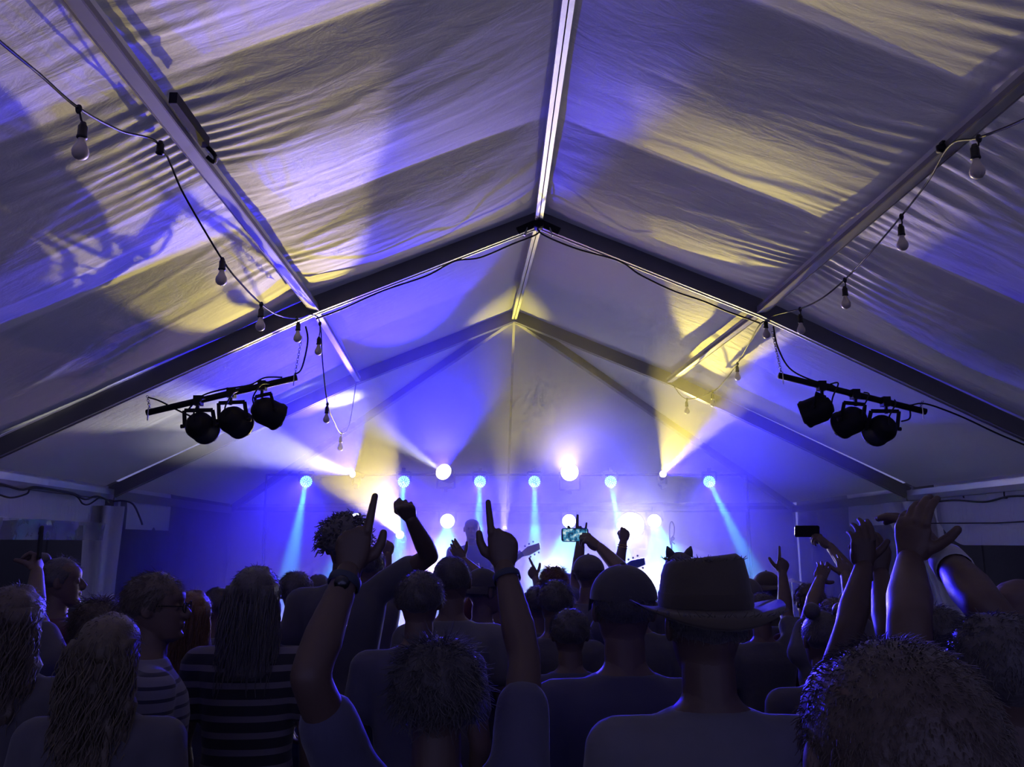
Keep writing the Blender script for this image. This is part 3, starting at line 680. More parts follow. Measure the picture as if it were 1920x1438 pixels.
# -- materials for people
SK = {k: mat('skin_' + k, c, rough=.48, var=.08, scale=30, bump=.05, bscale=200) for k, c in {'fair': (.19, .125, .105), 'tan': (.14, .09, .072), 'dark': (.10, .062, .052)}.items()}
HR = {k: mat('hair_' + k, c, rough=.42, var=.3, scale=60, bump=.3, bscale=150, spec=.6, sheen=.2) for k, c in {'black': (.105, .092, .10), 'brown': (.13, .095, .078), 'fair': (.15, .115, .075), 'ginger': (.20, .09, .04), 'grey': (.14, .13, .13)}.items()}
CL = {k: mat('cloth_' + k, c, rough=.85, var=.12, scale=14, bump=.25, bscale=24, sheen=.3, spec=.2) for k, c in
      {'black': (.125, .118, .14), 'navy': (.105, .10, .165), 'grey': (.14, .135, .15), 'pale': (.20, .19, .22), 'wine': (.10, .03, .045), 'olive': (.09, .085, .06), 'blue': (.07, .10, .28), 'white': (.60, .59, .62), 'denim': (.05, .065, .12), 'straw': (.10, .082, .065), 'cap': (.14, .13, .14), 'capdark': (.085, .078, .09), 'hatband': (.075, .06, .05)}.items()}
def striped(name, a, b_, freq, w=.5):
    m = mat(name, a, rough=.85, sheen=.3, spec=.2, bump=.2, bscale=24); nt = m.node_tree; b = nt.nodes['Principled BSDF']
    tc = nt.nodes.new('ShaderNodeTexCoord'); sx = nt.nodes.new('ShaderNodeSeparateXYZ'); nt.links.new(tc.outputs['Object'], sx.inputs[0])
    mu = nt.nodes.new('ShaderNodeMath'); mu.operation = 'MULTIPLY'; mu.inputs[1].default_value = freq; nt.links.new(sx.outputs[2], mu.inputs[0])
    fr = nt.nodes.new('ShaderNodeMath'); fr.operation = 'FRACT'; nt.links.new(mu.outputs[0], fr.inputs[0])
    gt = nt.nodes.new('ShaderNodeMath'); gt.operation = 'GREATER_THAN'; gt.inputs[1].default_value = w; nt.links.new(fr.outputs[0], gt.inputs[0])
    mx = nt.nodes.new('ShaderNodeMix'); mx.data_type = 'RGBA'; mx.inputs[6].default_value = a + (1,); mx.inputs[7].default_value = b_ + (1,)
    nt.links.new(gt.outputs[0], mx.inputs[0]); nt.links.new(mx.outputs[2], b.inputs['Base Color']); return m
CL['thinstripe'] = striped('cloth_thin_stripes', (.26, .25, .34), (.06, .06, .10), 26, .72)
CL['widestripe'] = striped('cloth_wide_stripes', (.035, .033, .045), (.20, .18, .22), 17, .62)
M['watch'] = mat('watch_steel', (.10, .10, .11), rough=.25, metal=.9)
M['strap'] = mat('wrist_strap', (.05, .06, .10), rough=.6)
M['gold'] = mat('gold_bangle', (.8, .55, .2), rough=.25, metal=1)
M['phone'] = mat('phone_body', (.02, .02, .025), rough=.3)
# -- the crowd: label, head centre x and top y in the photo, distance, turn of the body, hair, colours, arms
# arms: (side, elbow px, wrist px, hand pose, options)
PEOPLE = []
def person(label, px, top, Y, turn=0, hair='short', hc='black', skin='fair', shirt='black', arms=(), look=0, lean=0, hat=None, hatc='cap', extra=(), grp='crowd in front of the stage', z0=0.0, slim=1.0, trousers='denim'):
    PEOPLE.append(dict(label=label, px=px, top=top, Y=Y, turn=turn, hair=hair, hc=hc, skin=skin, shirt=shirt, arms=arms, look=look, lean=lean, hat=hat, hatc=hatc, extra=extra, grp=grp, z0=z0, slim=slim, tr=trousers))
person('person at the far left edge with long wavy brown hair', 36, 1098, 2.9, hair='wavy', hc='brown', shirt='black')
person('person holding a phone up behind the wavy haired woman at the left edge', 34, 1116, 3.55, hair='short', shirt='black', arms=[(1, (64, 1150), (69, 1072), 'hold', dict(palm=(-1, .3, 0)))])
person('tall dark haired person by the left tent leg, face turned to the right', 117, 1045, 4.3, turn=-40, hair='topbun', shirt='wine', look=-25)
person('short person with brown hair between two long haired women on the left', 193, 1122, 3.35, hair='messy', hc='brown', shirt='navy')
person('woman with fair wavy hair in front of the man with glasses', 211, 1152, 2.55, hair='wavy', hc='fair', shirt='black', slim=.97)
person('man with glasses and thin striped shirt seen in profile', 298, 1075, 3.05, turn=-62, look=-22, hair='short', hc='brown', shirt='thinstripe', extra=['glasses'])
person('woman with long straight ginger hair behind the man with glasses', 366, 1108, 4.05, hair='straight', hc='ginger', shirt='black', slim=.95)
person('boy in a pale shirt looking to the right', 414, 1100, 4.7, turn=-35, look=-20, hair='crop', shirt='pale', slim=.92)
person('person with dark bobbed hair and wide striped shirt', 483, 1063, 3.4, hair='long', shirt='widestripe')
person('person with short dark hair right of the bobbed hair', 556, 1073, 4.75, hair='short', shirt='navy')
person('small far head left of the curly haired man', 598, 1076, 6.0, hair='crop', shirt='grey')
person('tall man with a curly mop of hair, right fist raised over a bent elbow', 650, 966, 4.0, z0=.22, hair='curly', shirt='black', arms=[(1, (806, 1042), (770, 972), 'fist', dict(efar=False, wfar=False))], skin='tan', slim=1.0)
person('person with a raised fist behind the curly haired man', 694, 1026, 5.6, hair='short', shirt='grey', arms=[(1, (722, 1118), (727, 1040), 'fist')])
person('man with short dark hair and round collar left of centre', 788, 1072, 3.4, hair='short', shirt='navy')
person('man with pale shirt and rim lit ear near the centre', 848, 1042, 4.0, hair='crop', shirt='pale')
person('person reaching an open hand up behind the man in the pale shirt', 925, 1082, 5.3, hair='short', shirt='wine', arms=[(-1, (912, 1092), (868, 1050), 'relax', dict(dir=(840, 1008)))])
person('person in a dark cap turned to the right near the centre', 906, 1068, 4.5, turn=-30, look=-25, hair='crop', hat='capback', hatc='capdark', shirt='black')
person('woman with messy dark hair pointing both index fingers up', 822, 1198, 1.85, hair='messy', shirt='navy', slim=.96, skin='tan', extra=['watch_l', 'band_r'],
       arms=[(-1, (568, 1268), (648, 1068), 'point', dict(dir=(668, 940), efar=False, wfar=True, hs=1.05)), (1, (990, 1232), (950, 1062), 'point', dict(dir=(942, 940), wfar=True, hs=1.05))])
person('person with dark hair behind the central pointing arm', 1010, 1099, 5.0, hair='short', shirt='black')
person('person with lit brown curls pointing a finger up beside the centre', 1038, 1063, 6.2, hair='messy', hc='ginger', shirt='grey', arms=[(-1, (1016, 1122), (1004, 1084), 'gun', dict(dir=(985, 1048)))])
person('dark haired person in front of the lit brown curls', 1040, 1088, 4.25, hair='short', shirt='black')
person('short person low in the crowd left of the big cap', 1068, 1142, 3.7, hair='short', shirt='navy')
person('man in a dark baseball cap right of centre', 1167, 1064, 2.45, hair='crop', hat='cap', hatc='capdark', shirt='navy')
person('person in a grey cap making a horned hand sign', 1104, 1042, 5.3, hair='crop', hat='cap', hatc='cap', turn=-40, shirt='grey', arms=[(-1, (1080, 1108), (1088, 1014), 'horns', dict(palm=(0, -1, 0)))])
person('person holding up a phone, hidden behind the big cap', 1192, 1082, 4.4, hair='short', shirt='black', arms=[(-1, (1178, 1082), (1124, 1026), 'hold', dict(dir=(1078, 992), palm=(-.3, .6, -.6)))])
person('person with a raised fist and knotted bracelet, head hidden behind the big cap', 1142, 1072, 5.9, hair='short', shirt='grey', extra=['bangle_r'], arms=[(1, (1157, 1080), (1169, 1014), 'fist')])
person('man in a straw hat and pale shirt seen from behind', 1318, 1053, 1.9, hair='crop', hc='grey', hat='fedora', shirt='pale', skin='tan')
person('person in a dark knit cap with two ear points', 1273, 1040, 5.6, hair='crop', hat='ears', shirt='black')
person('person in a light cap right of the straw hat', 1436, 1073, 5.6, hair='crop', hat='capback', hatc='straw', shirt='olive')
person('person in a brown cap close behind the straw hat', 1400, 1086, 5.2, hair='crop', hat='capback', hatc='cap', shirt='black')
person('person pointing a finger up right of the straw hat', 1425, 1112, 4.75, hair='short', shirt='grey', arms=[(1, (1474, 1150), (1467, 1074), 'gun', dict(dir=(1470, 1036)))])
person('far brown haired person between the raised hands on the right', 1516, 1095, 5.0, hair='short', hc='brown', shirt='wine')
person('person raising two open hands with spread fingers', 1560, 1122, 4.1, hair='short', hc='brown', shirt='black', arms=[(-1, (1522, 1142), (1538, 1086), 'open'), (1, (1600, 1140), (1585, 1078), 'open')])
person('person filming with a bare arm on the right', 1630, 1092, 5.0, hair='short', shirt='black', skin='fair', arms=[(-1, (1600, 1082), (1556, 1024), 'hold', dict(dir=(1512, 990), palm=(-.3, .6, -.6)))])
person('woman with two small hair buns low on the right', 1540, 1144, 3.2, hair='bun', shirt='black', slim=.95)
person('person raising two dark arms on the right, head low', 1628, 1204, 2.35, hair='short', shirt='black', skin='dark', arms=[(-1, (1592, 1180), (1620, 1062), 'relax', dict(dir=(1618, 1000))), (1, (1668, 1190), (1650, 1075), 'relax', dict(dir=(1648, 1015)))])
person('person with a light cuff clapping hands high on the right', 1862, 1152, 1.6, hair='short', shirt='black', skin='tan', extra=['cuff_r'], arms=[(1, (1846, 1136), (1768, 1040), 'relax', dict(dir=(1705, 975), palm=(-.6, .5, .2))), (-1, (1705, 1160), (1706, 1050), 'relax', dict(dir=(1712, 985), palm=(.6, .5, 0)))])
person('dark haired person under the clapping arms', 1750, 1138, 2.65, hair='short', shirt='black')
person('bald man at the right edge facing left', 1908, 1088, 3.3, turn=55, look=25, hair='bald', shirt='black')
person('close dark cropped head at the bottom right corner', 1662, 1188, 0.82, hair='crop', hc='brown', shirt='black')
person('pale hazy guitarist standing on stage left of the pointing hand', 885, 974, 8.6, turn=180, hair='bald', skin='fair', shirt='grey', grp='musicians on stage', z0=0.42, arms=[(-1, (938, 1085), (962, 1052), 'hold', dict(efar=False, wfar=False, palm=(0, 1, .5))), (1, (842, 1085), (872, 1096), 'hold', dict(efar=False, wfar=False, palm=(.3, 1, 0)))])
person('musician in blue bending over a guitar behind the horned hand', 1096, 992, 8.25, turn=180, hair='short', shirt='blue', grp='musicians on stage', z0=0.42, lean=62, trousers='black')

# -- build them
def solve_arm(S, e_px, w_px, L1, L2):
    def on_ray(c, px, L, far):
        r = ray(*px).normalized(); oc = CAMP - c; bq = oc.dot(r); cq = oc.length_squared - L * L; disc = bq * bq - cq
        if disc <= 0: return CAMP + r * (-bq)
        k = -bq + (math.sqrt(disc) if far else -math.sqrt(disc)); return CAMP + r * max(k, .35)
    return on_ray
def bend(v, deg, z0=.98):
    a = math.radians(deg); r = v.copy(); t = np.clip((v[:, 2] - z0) / .35, 0, 1) * a
    y, z = v[:, 1], v[:, 2] - z0; r[:, 1] = np.where(z > 0, y * np.cos(t) + z * np.sin(t), y); r[:, 2] = np.where(z > 0, z0 + z * np.cos(t) - y * np.sin(t), v[:, 2]); return r
def bent_copy(me, deg):
    me = me.copy(); v = np.empty(len(me.vertices) * 3); me.vertices.foreach_get('co', v); v = bend(v.reshape(-1, 3), deg); me.vertices.foreach_set('co', v.ravel()); me.update(); return me
def build_people():
    jobs = []; plan = []
    jobs.append((head_mb(), .0052, 2))
    hands = {}
    for P in PEOPLE:
        for a in P['arms']:
            key = (a[0], a[3])
            if key not in hands: hands[key] = len(jobs); jobs.append((hand_mb(*key), .0036, 2))
    if ('relax') and (1, 'relax') not in hands:
        for s in (-1, 1): hands[(s, 'relax')] = len(jobs); jobs.append((hand_mb(s, 'relax'), .0036, 2))
    # shared plain bodies
    def body_job(armsets):
        b = MB(); loft(b, TORSO, 28, 2.5); legs(b); bone(b, (0, -.012, 1.46), (0, -.004, 1.58), .057, .055, 16); ell(b, (0, 0, 1.645), (.066, .078, .09))
        for S, E, Wr in armsets:
            s = 1 if S.x > 0 else -1; bone(b, (s * .10, -.02, 1.42), S, .055, .06); arm_mb(b, S, E, Wr)
        return (b, .0130, 3)
    def shirt_job(armsets):
        b = MB(); k = .013
        loft(b, [(r[0], r[1] + k, r[2] + k, r[3] - k) for r in TORSO[1:10]] + [(1.487, .082, .045, -.078)], 28, 2.5)
        for S, E, Wr in armsets:
            s = 1 if S.x > 0 else -1; bone(b, (s * .10, -.02, 1.415), S, .062, .073); bone(b, S, S.lerp(E, .52), .072, .068)
        return (b, .0130, 3)
    def tr_job():
        b = MB(); loft(b, [(r[0], r[1] + .010, r[2] + .010, r[3] - .010) for r in TORSO[:4]], 28, 2.5); legs(b, .012, False); return (b, .013, 3)
    plain = len(jobs); jobs.append(body_job(DOWN)); jobs.append(shirt_job(DOWN)); jobs.append(tr_job())
    for P in PEOPLE:
        topw = at(P['px'], P['top'], P['Y']); hat_h = .03 if P['hat'] in ('fedora',) else {'curly': .05, 'messy': .02, 'bald': -.005, None: 0}.get(P['hair'], .012)
        s = (topw.z - P['z0']) / (1.755 + hat_h); loc = Vector((topw.x, topw.y, P['z0'])); rz = math.radians(P['turn'])
        P['s'], P['loc'], P['rz'] = s, loc, rz
        Mw = Matrix.Translation(loc) @ Matrix.Rotation(rz, 4, 'Z') @ Matrix.Scale(s, 4); inv_ = Mw.inverted(); P['Mw'] = Mw
        if not P['arms']: P['job'] = None; continue
        sets = []; P['hands'] = []; raised = {a[0] for a in P['arms']}
        for a in P['arms']:
            sd, epx, wpx, pose = a[:4]; opt = a[4] if len(a) > 4 else {}
            S0 = Vector((sd * .190, -.005, 1.43)); Sw = Mw @ S0
            if epx[1] < 1018 + (CAM_Z - Sw.z) / Sw.y * FPX: S0.z += .045; Sw = Mw @ S0
            L1, L2 = .295 * s, .262 * s
            f = solve_arm(None, None, None, 0, 0)
            Ew = f(Sw, epx, L1, opt.get('efar', True)); Ww = f(Ew, wpx, L2, opt.get('wfar', True))
            E, Wv = inv_ @ Ew, inv_ @ Ww; S = S0 + (E - S0).normalized() * .02; sets.append((S, E, Wv))
            hd = opt.get('dir')
            if hd is not None:
                hw = (CAMP + ray(*hd).normalized() * (Ww - CAMP).length) - Ww; hdir = inv_.to_3x3() @ hw
            else: hdir = (Wv - E)
            palm = inv_.to_3x3() @ Vector(opt.get('palm', (0, 1, 0)))
            P['hands'].append((sd, pose, Wv, frame_from(hdir, palm), opt.get('hs', 1.0), E))
            P.setdefault('wrists', {})[sd] = (Mw @ Wv, Mw.to_3x3() @ frame_from(hdir, palm), s)
        for q in DOWN:
            sd = 1 if q[0].x > 0 else -1
            if sd not in raised: sets.append(q); P['hands'].append((sd, 'relax', q[2], frame_from(q[2] - q[1], (-sd, 0, 0)), 1.0, q[1]))
        P['job'] = len(jobs); jobs.append(body_job(sets)); jobs.append(shirt_job(sets))
    meshes = remesh_all(jobs)
    hv, hf = arrays(meshes[0]); harr = {k: arrays(meshes[i]) for k, i in hands.items()}
    hairc = {}
    def turned(v, look):
        if not look: return v
        a = math.radians(look); c, s_ = math.cos(a), math.sin(a); t = np.clip((v[:, 2] - 1.50) / .05, 0, 1)
        r = v.copy(); x = v[:, 0] * c - v[:, 1] * s_; y = v[:, 0] * s_ + v[:, 1] * c; r[:, 0] = v[:, 0] * (1 - t) + x * t; r[:, 1] = v[:, 1] * (1 - t) + y * t; return r
    plainb = {}
    def plain_body(skin, look):
        if (skin, look) not in plainb:
            v, f_ = arrays(meshes[plain]); parts = [(v, f_), (turned(hv, look), hf)]
            for q in DOWN:
                sd = 1 if q[0].x > 0 else -1; a, fa = harr[(sd, 'relax')]; R = np.array(frame_from(q[2] - q[1], (-sd, 0, 0))); parts.append((a @ R.T + np.array(q[2]), fa))
            plainb[(skin, look)] = joined('body', parts, SK[skin])
        return plainb[(skin, look)]
    shirts = {}; trs = {}
    for P in PEOPLE:
        e = empty('person', P['loc'], P['rz']); e.scale = (P['s'] * P['slim'], P['s'] * P['slim'] if P['slim'] != 1 else P['s'], P['s']); tag(e, P['label'], 'person', P['grp']); P['obj'] = e
        if P['job'] is None:
            link('body', plain_body(P['skin'], P['look']), e)
            if P['shirt'] not in shirts: me = meshes[plain + 1].copy(); me.materials.clear(); me.materials.append(CL[P['shirt']]); shirts[P['shirt']] = me
            link('shirt', shirts[P['shirt']], e)
        else:
            v, f_ = arrays(meshes[P['job']]); parts = [(v, f_), (turned(hv, P['look']), hf)]
            for sd, pose, Wv, R, hs, E in P['hands']:
                a, fa = harr[(sd, pose)]; parts.append((a * hs @ np.array(R).T + np.array(Wv), fa))
            link('body', joined('body', parts, SK[P['skin']]), e)
            me = meshes[P['job'] + 1]; me.materials.append(CL[P['shirt']]); link('shirt', me, e)
        if P['tr'] not in trs: me = meshes[plain + 2].copy(); me.materials.clear(); me.materials.append(CL[P['tr']]); trs[P['tr']] = me
        link('trousers', trs[P['tr']], e)
        lk = math.radians(P['look'])
        def headpart(name, me):
            o = link(name, me, e); o.rotation_euler = (0, 0, lk); return o
        if P['hair'] and P['hair'] != 'bald':
            key = (P['hair'], P['hc'], int(P['px']) % 3)
            if key not in hairc: hairc[key] = hair_mb(P['hair'], key[2] + 1).mesh('hair', HR[P['hc']], True)
            headpart('hair', hairc[key])
        if P['hat'] in ('cap', 'capback'):
            b, br = cap_mb(P['hat'] == 'capback'); h = headpart('cap', b.mesh('cap', CL[P['hatc']], True)); link('brim', br.mesh('brim', CL[P['hatc']], True), h)
        if P['hat'] == 'fedora':
            b, bd = fedora_mb(); h = headpart('straw_hat', b.mesh('straw_hat', CL['straw'], True)); link('hat_band', bd.mesh('hat_band', CL['hatband'], True), h)
        if P['hat'] == 'ears':
            b = MB(); ell(b, (0, -.008, 1.69), (.095, .108, .095), 28, 18)
            for sx in (-1, 1): b.tube([(sx * .055, -.01, 1.76), (sx * .068, -.012, 1.795), (sx * .078, -.012, 1.822)], [.034, .022, .004], 12)
            headpart('knit_cap', b.mesh('knit_cap', CL['black'], True))
        for x in P['extra']:
            if x == 'glasses':
                b = MB()
                for sx in (-1, 1):
                    b.tube([(sx * .034 + .021 * math.cos(a), .108 - .004 * abs(math.cos(a)), 1.652 + .017 * math.sin(a)) for a in [2 * PI * k / 16 for k in range(17)]], .0022, 6)
                    b.tube([(sx * .055, .104, 1.657), (sx * .080, .05, 1.660), (sx * .083, -.005, 1.658)], .0022, 6)
                b.tube([(-.013, .108, 1.656), (.013, .108, 1.656)], .0022, 6)
                headpart('glasses', b.mesh('glasses', M['black'], True))
            if x in ('watch_l', 'watch_r', 'cuff_r', 'bangle_l', 'bangle_r', 'band_r'):
                sd = -1 if x.endswith('l') else 1
                for hsd, pose, Wv, R, hs, E in P['hands']:
                    if hsd == sd:
                        d = (E - Wv).normalized(); c = Wv + d * .035; k = .036
                        if x.startswith('cuff'): MB().lathe([(k, -.03), (k + .004, -.028), (k + .006, .03), (k + .003, .032)], c + d * .02, d, 20).build('cuff', CL['white'], e, smooth=True)
                        elif x.startswith('bangle'):
                            for q in range(2): MB().tube([c + d * .016 * q + R @ Vector((k * math.cos(a), k * math.sin(a), 0)) for a in [2 * PI * t / 18 for t in range(19)]], .003, 6).build('bangle', M['gold'], e, smooth=True)
                        elif x.startswith('band'): MB().lathe([(k, -.009), (k + .002, -.008), (k + .002, .008), (k, .009)], c, d, 20).build('wristband', M['strap'], e, smooth=True)
                        else:
                            w = MB().lathe([(k, -.011), (k + .003, -.009), (k + .003, .009), (k, .011)], c, d, 20).build('watch_strap', M['strap'], e, smooth=True)
                            MB().lathe([(.001, .010), (.016, .009), (.018, 0), (.018, -.006)], c - R @ Vector((0, k, 0)), -(R @ Vector((0, 1, 0))), 16).build('watch_face', M['watch'], w, smooth=True)
        if P['lean']:
            for c in e.children:
                if c.name.split('.')[0] in ('body', 'shirt', 'hair'): c.data = bent_copy(c.data, P['lean'])
build_people()
# ------------------------------------------------------------------ string lights along the purlins
def smooth_path(pts, n=6):
    pts = [Vector(p) for p in pts]; out = []
    for i in range(len(pts) - 1):
        p0, p1, p2, p3 = pts[max(i - 1, 0)], pts[i], pts[i + 1], pts[min(i + 2, len(pts) - 1)]
        for k in range(n):
            t = k / n; out.append(.5 * (2 * p1 + (p2 - p0) * t + (2 * p0 - 5 * p1 + 4 * p2 - p3) * t * t + (3 * p1 - p0 - 3 * p2 + p3) * t ** 3))
    return out + [pts[-1]]
SOCK = MB().lathe([(.001, .060), (.010, .060), (.013, .048), (.017, .044), (.0175, .006), (.0195, .004), (.0195, -.004), (.012, -.006)], (0, 0, 0), (0, 0, 1), 12).mesh('socket', M['socket'], True)
BULB = MB().lathe([(.012, -.002), (.0135, -.014), (.019, -.030), (.0275, -.046), (.0305, -.060), (.028, -.075), (.019, -.086), (.008, -.091), (.001, -.092)], (0, 0, 0), (0, 0, 1), 18).mesh('bulb', M['bulb'], True)
def string_light(label, pts, drops):
    pt = lambda p: p if isinstance(p, Vector) else at(*p)
    o0 = pt(pts[0]); e = empty('string_light', o0); tag(e, label, 'string light', 'string lights under the roof'); iv = Matrix.Translation(-o0)
    path = smooth_path([pt(p) for p in pts], 8)
    MB().tube(path, .0055, 6).build('cable', M['rubber'], e, smooth=True).matrix_parent_inverse = iv
    for (cx, cy_, bx, by, Y, has) in drops:
        c, bq = at(cx, cy_, Y), at(bx, by, Y)               # tap on the cable, middle of the bulb
        s = bq + Vector((0, 0, .052))
        b = MB().tube([c, c.lerp(s, .4) + Vector((.004, 0, 0)), s + Vector((0, 0, .055))], .004, 6); ell(b, c - Vector((0, 0, .004)), (.013, .011, .02), 10, 6)
        b.build('pigtail', M['rubber'], e, smooth=True).matrix_parent_inverse = iv
        k = link('socket', SOCK, e); k.matrix_parent_inverse = iv; k.location = s
        if has: link('bulb', BULB, k)
string_light('string of bulbs sagging along the left purlin', [Vector((C1 - W * PF, 1.5, HP)), (-90, 0, 2.15), (-40, 40, 2.28), (0, 78, 2.4), (75, 140, 2.65), (148, 203, 2.9), (225, 245, 3.25), (300, 272, 3.62), (345, 365, 3.95), (417, 487, 4.3), (455, 535, 4.6), (490, 570, 4.95), (520, 590, 5.3), (556, 597, 5.8), (585, 590, 6.28), (600, 606, 6.45), (605, 680, 6.8), (614, 757, 7.25), (626, 790, 7.7), (640, 812, 8.3), (655, 795, 8.8), (668, 716, 9.28)],
    [(148, 203, 151, 281, 2.9, True), (300, 272, 298, 306, 3.62, False), (417, 487, 415, 522, 4.3, True), (490, 570, 488, 609, 4.95, True), (556, 597, 558, 632, 5.8, True), (600, 606, 597, 657, 6.45, True), (614, 757, 612, 785, 7.25, True), (640, 812, 638, 838, 8.3, True)])
string_light('string of bulbs sagging along the right purlin', [Vector((C1 + W * PF, 1.8, HP)), (2010, 170, 2.5), (1920, 224, 2.75), (1835, 258, 3.1), (1782, 272, 3.4), (1740, 340, 3.8), (1690, 405, 4.2), (1635, 470, 4.6), (1584, 524, 5.1), (1540, 560, 5.4), (1500, 579, 5.8), (1455, 590, 6.25), (1437, 600, 6.45), (1422, 612, 6.6), (1400, 652, 7.2), (1383, 681, 8.0), (1360, 712, 8.5), (1336, 734, 8.9), (1288, 748, 9.2), (1262, 722, 9.28)],
    [(1835, 258, 1832, 318, 3.1, True), (1690, 405, 1692, 457, 4.2, True), (1584, 524, 1586, 568, 5.1, True), (1500, 579, 1502, 617, 5.8, True), (1437, 600, 1437, 626, 6.45, True), (1383, 681, 1383, 706, 8.0, True), (1336, 734, 1337, 756, 8.9, True), (1288, 748, 1288, 770, 9.2, True)])
# ------------------------------------------------------------------ lamp bars under the near rafters, with three par cans each
def chain(b, a, c, n=10):
    a, c = Vector(a), Vector(c)
    for k in range(n):
        p = a.lerp(c, (k + .5) / n); d = (c - a).normalized(); s = (Vector((0, 1, 0)) if k % 2 else Vector((1, 0, 0))); L = (c - a).length / n * .62
        b.tube([p + d * L * math.cos(t) + s * .009 * math.sin(t) for t in [2 * PI * q / 10 for q in range(11)]], .0028, 5)
def tbar(label, a, b_, hang, cables):
    a, b_ = Vector(a), Vector(b_); o0 = (a + b_) / 2; e = empty('spotlight_bar', o0); tag(e, label, 'lamp bar'); iv = Matrix.Translation(-o0)
    MB().tube([a, b_], .025, 14).build('pipe', M['black'], e, smooth=True).matrix_parent_inverse = iv
    for t, h in hang:
        p = a.lerp(b_, t); c = MB(); chain(c, p + Vector((0, 0, .02)), h, max(4, int((Vector(h) - p).length / .022))); c.build('chain', M['steel'], e).matrix_parent_inverse = iv
        MB().tube([p + Vector((.0, -.03, -.07)), p + Vector((0, -.028, .03))], .005, 6).build('eye_bolt', M['steel'], e).matrix_parent_inverse = iv
    for c in cables: MB().tube(smooth_path(c, 6), .007, 6).build('cable', M['rubber'], e, smooth=True).matrix_parent_inverse = iv
    return e
def par_can(label, c, axis, bar_pt, r=.108):
    """spotlight can seen from behind: rounded back, rim, colour frame, stirrup yoke, hook clamp"""
    c = Vector(c); a = Vector(axis).normalized(); e = empty('par_can', c); tag(e, label, 'stage light', 'par cans under the rafters')
    b = MB().lathe([(.001, -.105), (.040, -.102), (.062, -.094), (.066, -.080), (.090, -.062), (r, -.025), (r, .10), (r * 1.05, .105), (r * 1.05, .118), (r * .97, .118), (r * .97, .02), (.001, .0)], (0, 0, 0), a, 24); b.build('can', M['black'], e, smooth=True)
    q = a.cross(Vector((0, 0, 1))).normalized(); w = q.cross(a); f = MB()
    for k in range(4):
        t = PI / 4 + k * PI / 2; f.beam(a * .122 + (q * math.cos(t) + w * math.sin(t)) * r * 1.0, a * .122 + (q * math.cos(t + PI / 2) + w * math.sin(t + PI / 2)) * r * 1.0, .02, .006, up=a)
    f.build('colour_frame', M['black'], e)
    bp = Vector(bar_pt) - c; top = bp - Vector((0, 0, .075)); y = MB()
    side = q
    pts = [side * r * 1.13, Vector((side.x * r * 1.05, side.y * r * 1.05, top.z)) + Vector((top.x, top.y, 0)) * .8, Vector((-side.x * r * 1.05, -side.y * r * 1.05, top.z)) + Vector((top.x, top.y, 0)) * .8, -side * r * 1.13]
    for u, v in zip(pts[:-1], pts[1:]): y.beam(u, v, .03, .007, up=a)
    y.build('yoke', M['black'], e)
    k = MB()
    for s in (-1, 1): k.lathe([(.001, 0), (.014, .002), (.016, .03), (.001, .034)], side * s * r * 1.13, side * s, 10)
    k.build('tilt_knob', M['black'], e)
    kk = MB().box(bp, (.06, .07, .075)); kk.box(bp - Vector((0, 0, .06)), (.02, .02, .07)); kk.build('hook_clamp', M['black'], e)
    MB().tube(smooth_path([-a * .10, -a * .12 + Vector((0, 0, .06)), -a * .10 + Vector((.05, -.04, .16)), bp + Vector((.06, -.03, .01))], 6), .006, 6).build('mains_lead', M['rubber'], e, smooth=True)
    return e
YT = 6.34
la, lb = at(275, 774, YT), at(557, 708, YT)
ra, rb = at(1460, 704, YT), at(1736, 772, YT)
def under_rafter(px, py): return at(px, py, Y1)
tbar('black bar with three par cans hanging under the left rafter', la, lb, [(.02, under_rafter(276, 742)), (.985, under_rafter(566, 630))],
     [[at(573, 612, Y1), at(577, 640, 6.4), at(566, 690, 6.36), at(552, 702, YT)], [at(278, 745, 6.38), at(300, 752, 6.36), at(335, 770, YT), at(370, 786, YT)], [lb.lerp(la, .1) + Vector((0, 0, .03)), lb.lerp(la, .22) + Vector((0, 0, .06)), lb.lerp(la, .32) + Vector((0, 0, .03)), lb.lerp(la, .5) + Vector((0, -.02, .04)), lb.lerp(la, .64) + Vector((0, 0, .03)), lb.lerp(la, .72) + Vector((0, 0, -.05))]])
tbar('black bar with three par cans hanging under the right rafter', ra, rb, [(.02, under_rafter(1448, 622)), (.965, under_rafter(1730, 752))],
     [[at(1450, 612, Y1), at(1458, 650, 6.4), at(1480, 690, 6.36), at(1520, 712, YT), at(1560, 722, YT)], [at(1560, 722, YT), at(1600, 745, YT), at(1650, 750, YT), at(1700, 760, YT), at(1735, 757, 6.38), at(1800, 780, Y1), at(1875, 815, Y1), at(1960, 850, Y1)], [at(1690, 790, YT), at(1705, 785, YT), at(1706, 770, YT), at(1700, 762, YT)]])
def bar_at(a, b_, px):
    lo, hi = 0.0, 1.0
    for _ in range(40):
        m_ = (lo + hi) / 2; p = a.lerp(b_, m_); v = p - CAMP; xx = (v.x * _cy - v.y * _sy) / ((v.x * _sy + v.y * _cy) * _cp + v.z * _sp) * FPX + 960
        if xx < px: lo = m_
        else: hi = m_
    return a.lerp(b_, lo)
for px, py, ax, bx, n in ((375, 799, (.10, .95, -.16), 372, 'left'), (437, 788, (.25, .92, -.20), 434, 'middle'), (498, 771, (.66, .70, -.28), 492, 'right')):
    par_can(f'black par can on the left bar, {n} one', at(px, py, YT), ax, bar_at(la, lb, bx))
for px, py, ax, bx, n in ((1536, 767, (-.74, .62, -.28), 1540, 'left'), (1598, 788, (-.40, .88, -.22), 1603, 'middle'), (1654, 804, (-.05, .97, -.14), 1660, 'right')):
    par_can(f'black par can on the right bar, {n} one', at(px, py, YT), ax, bar_at(ra, rb, bx))
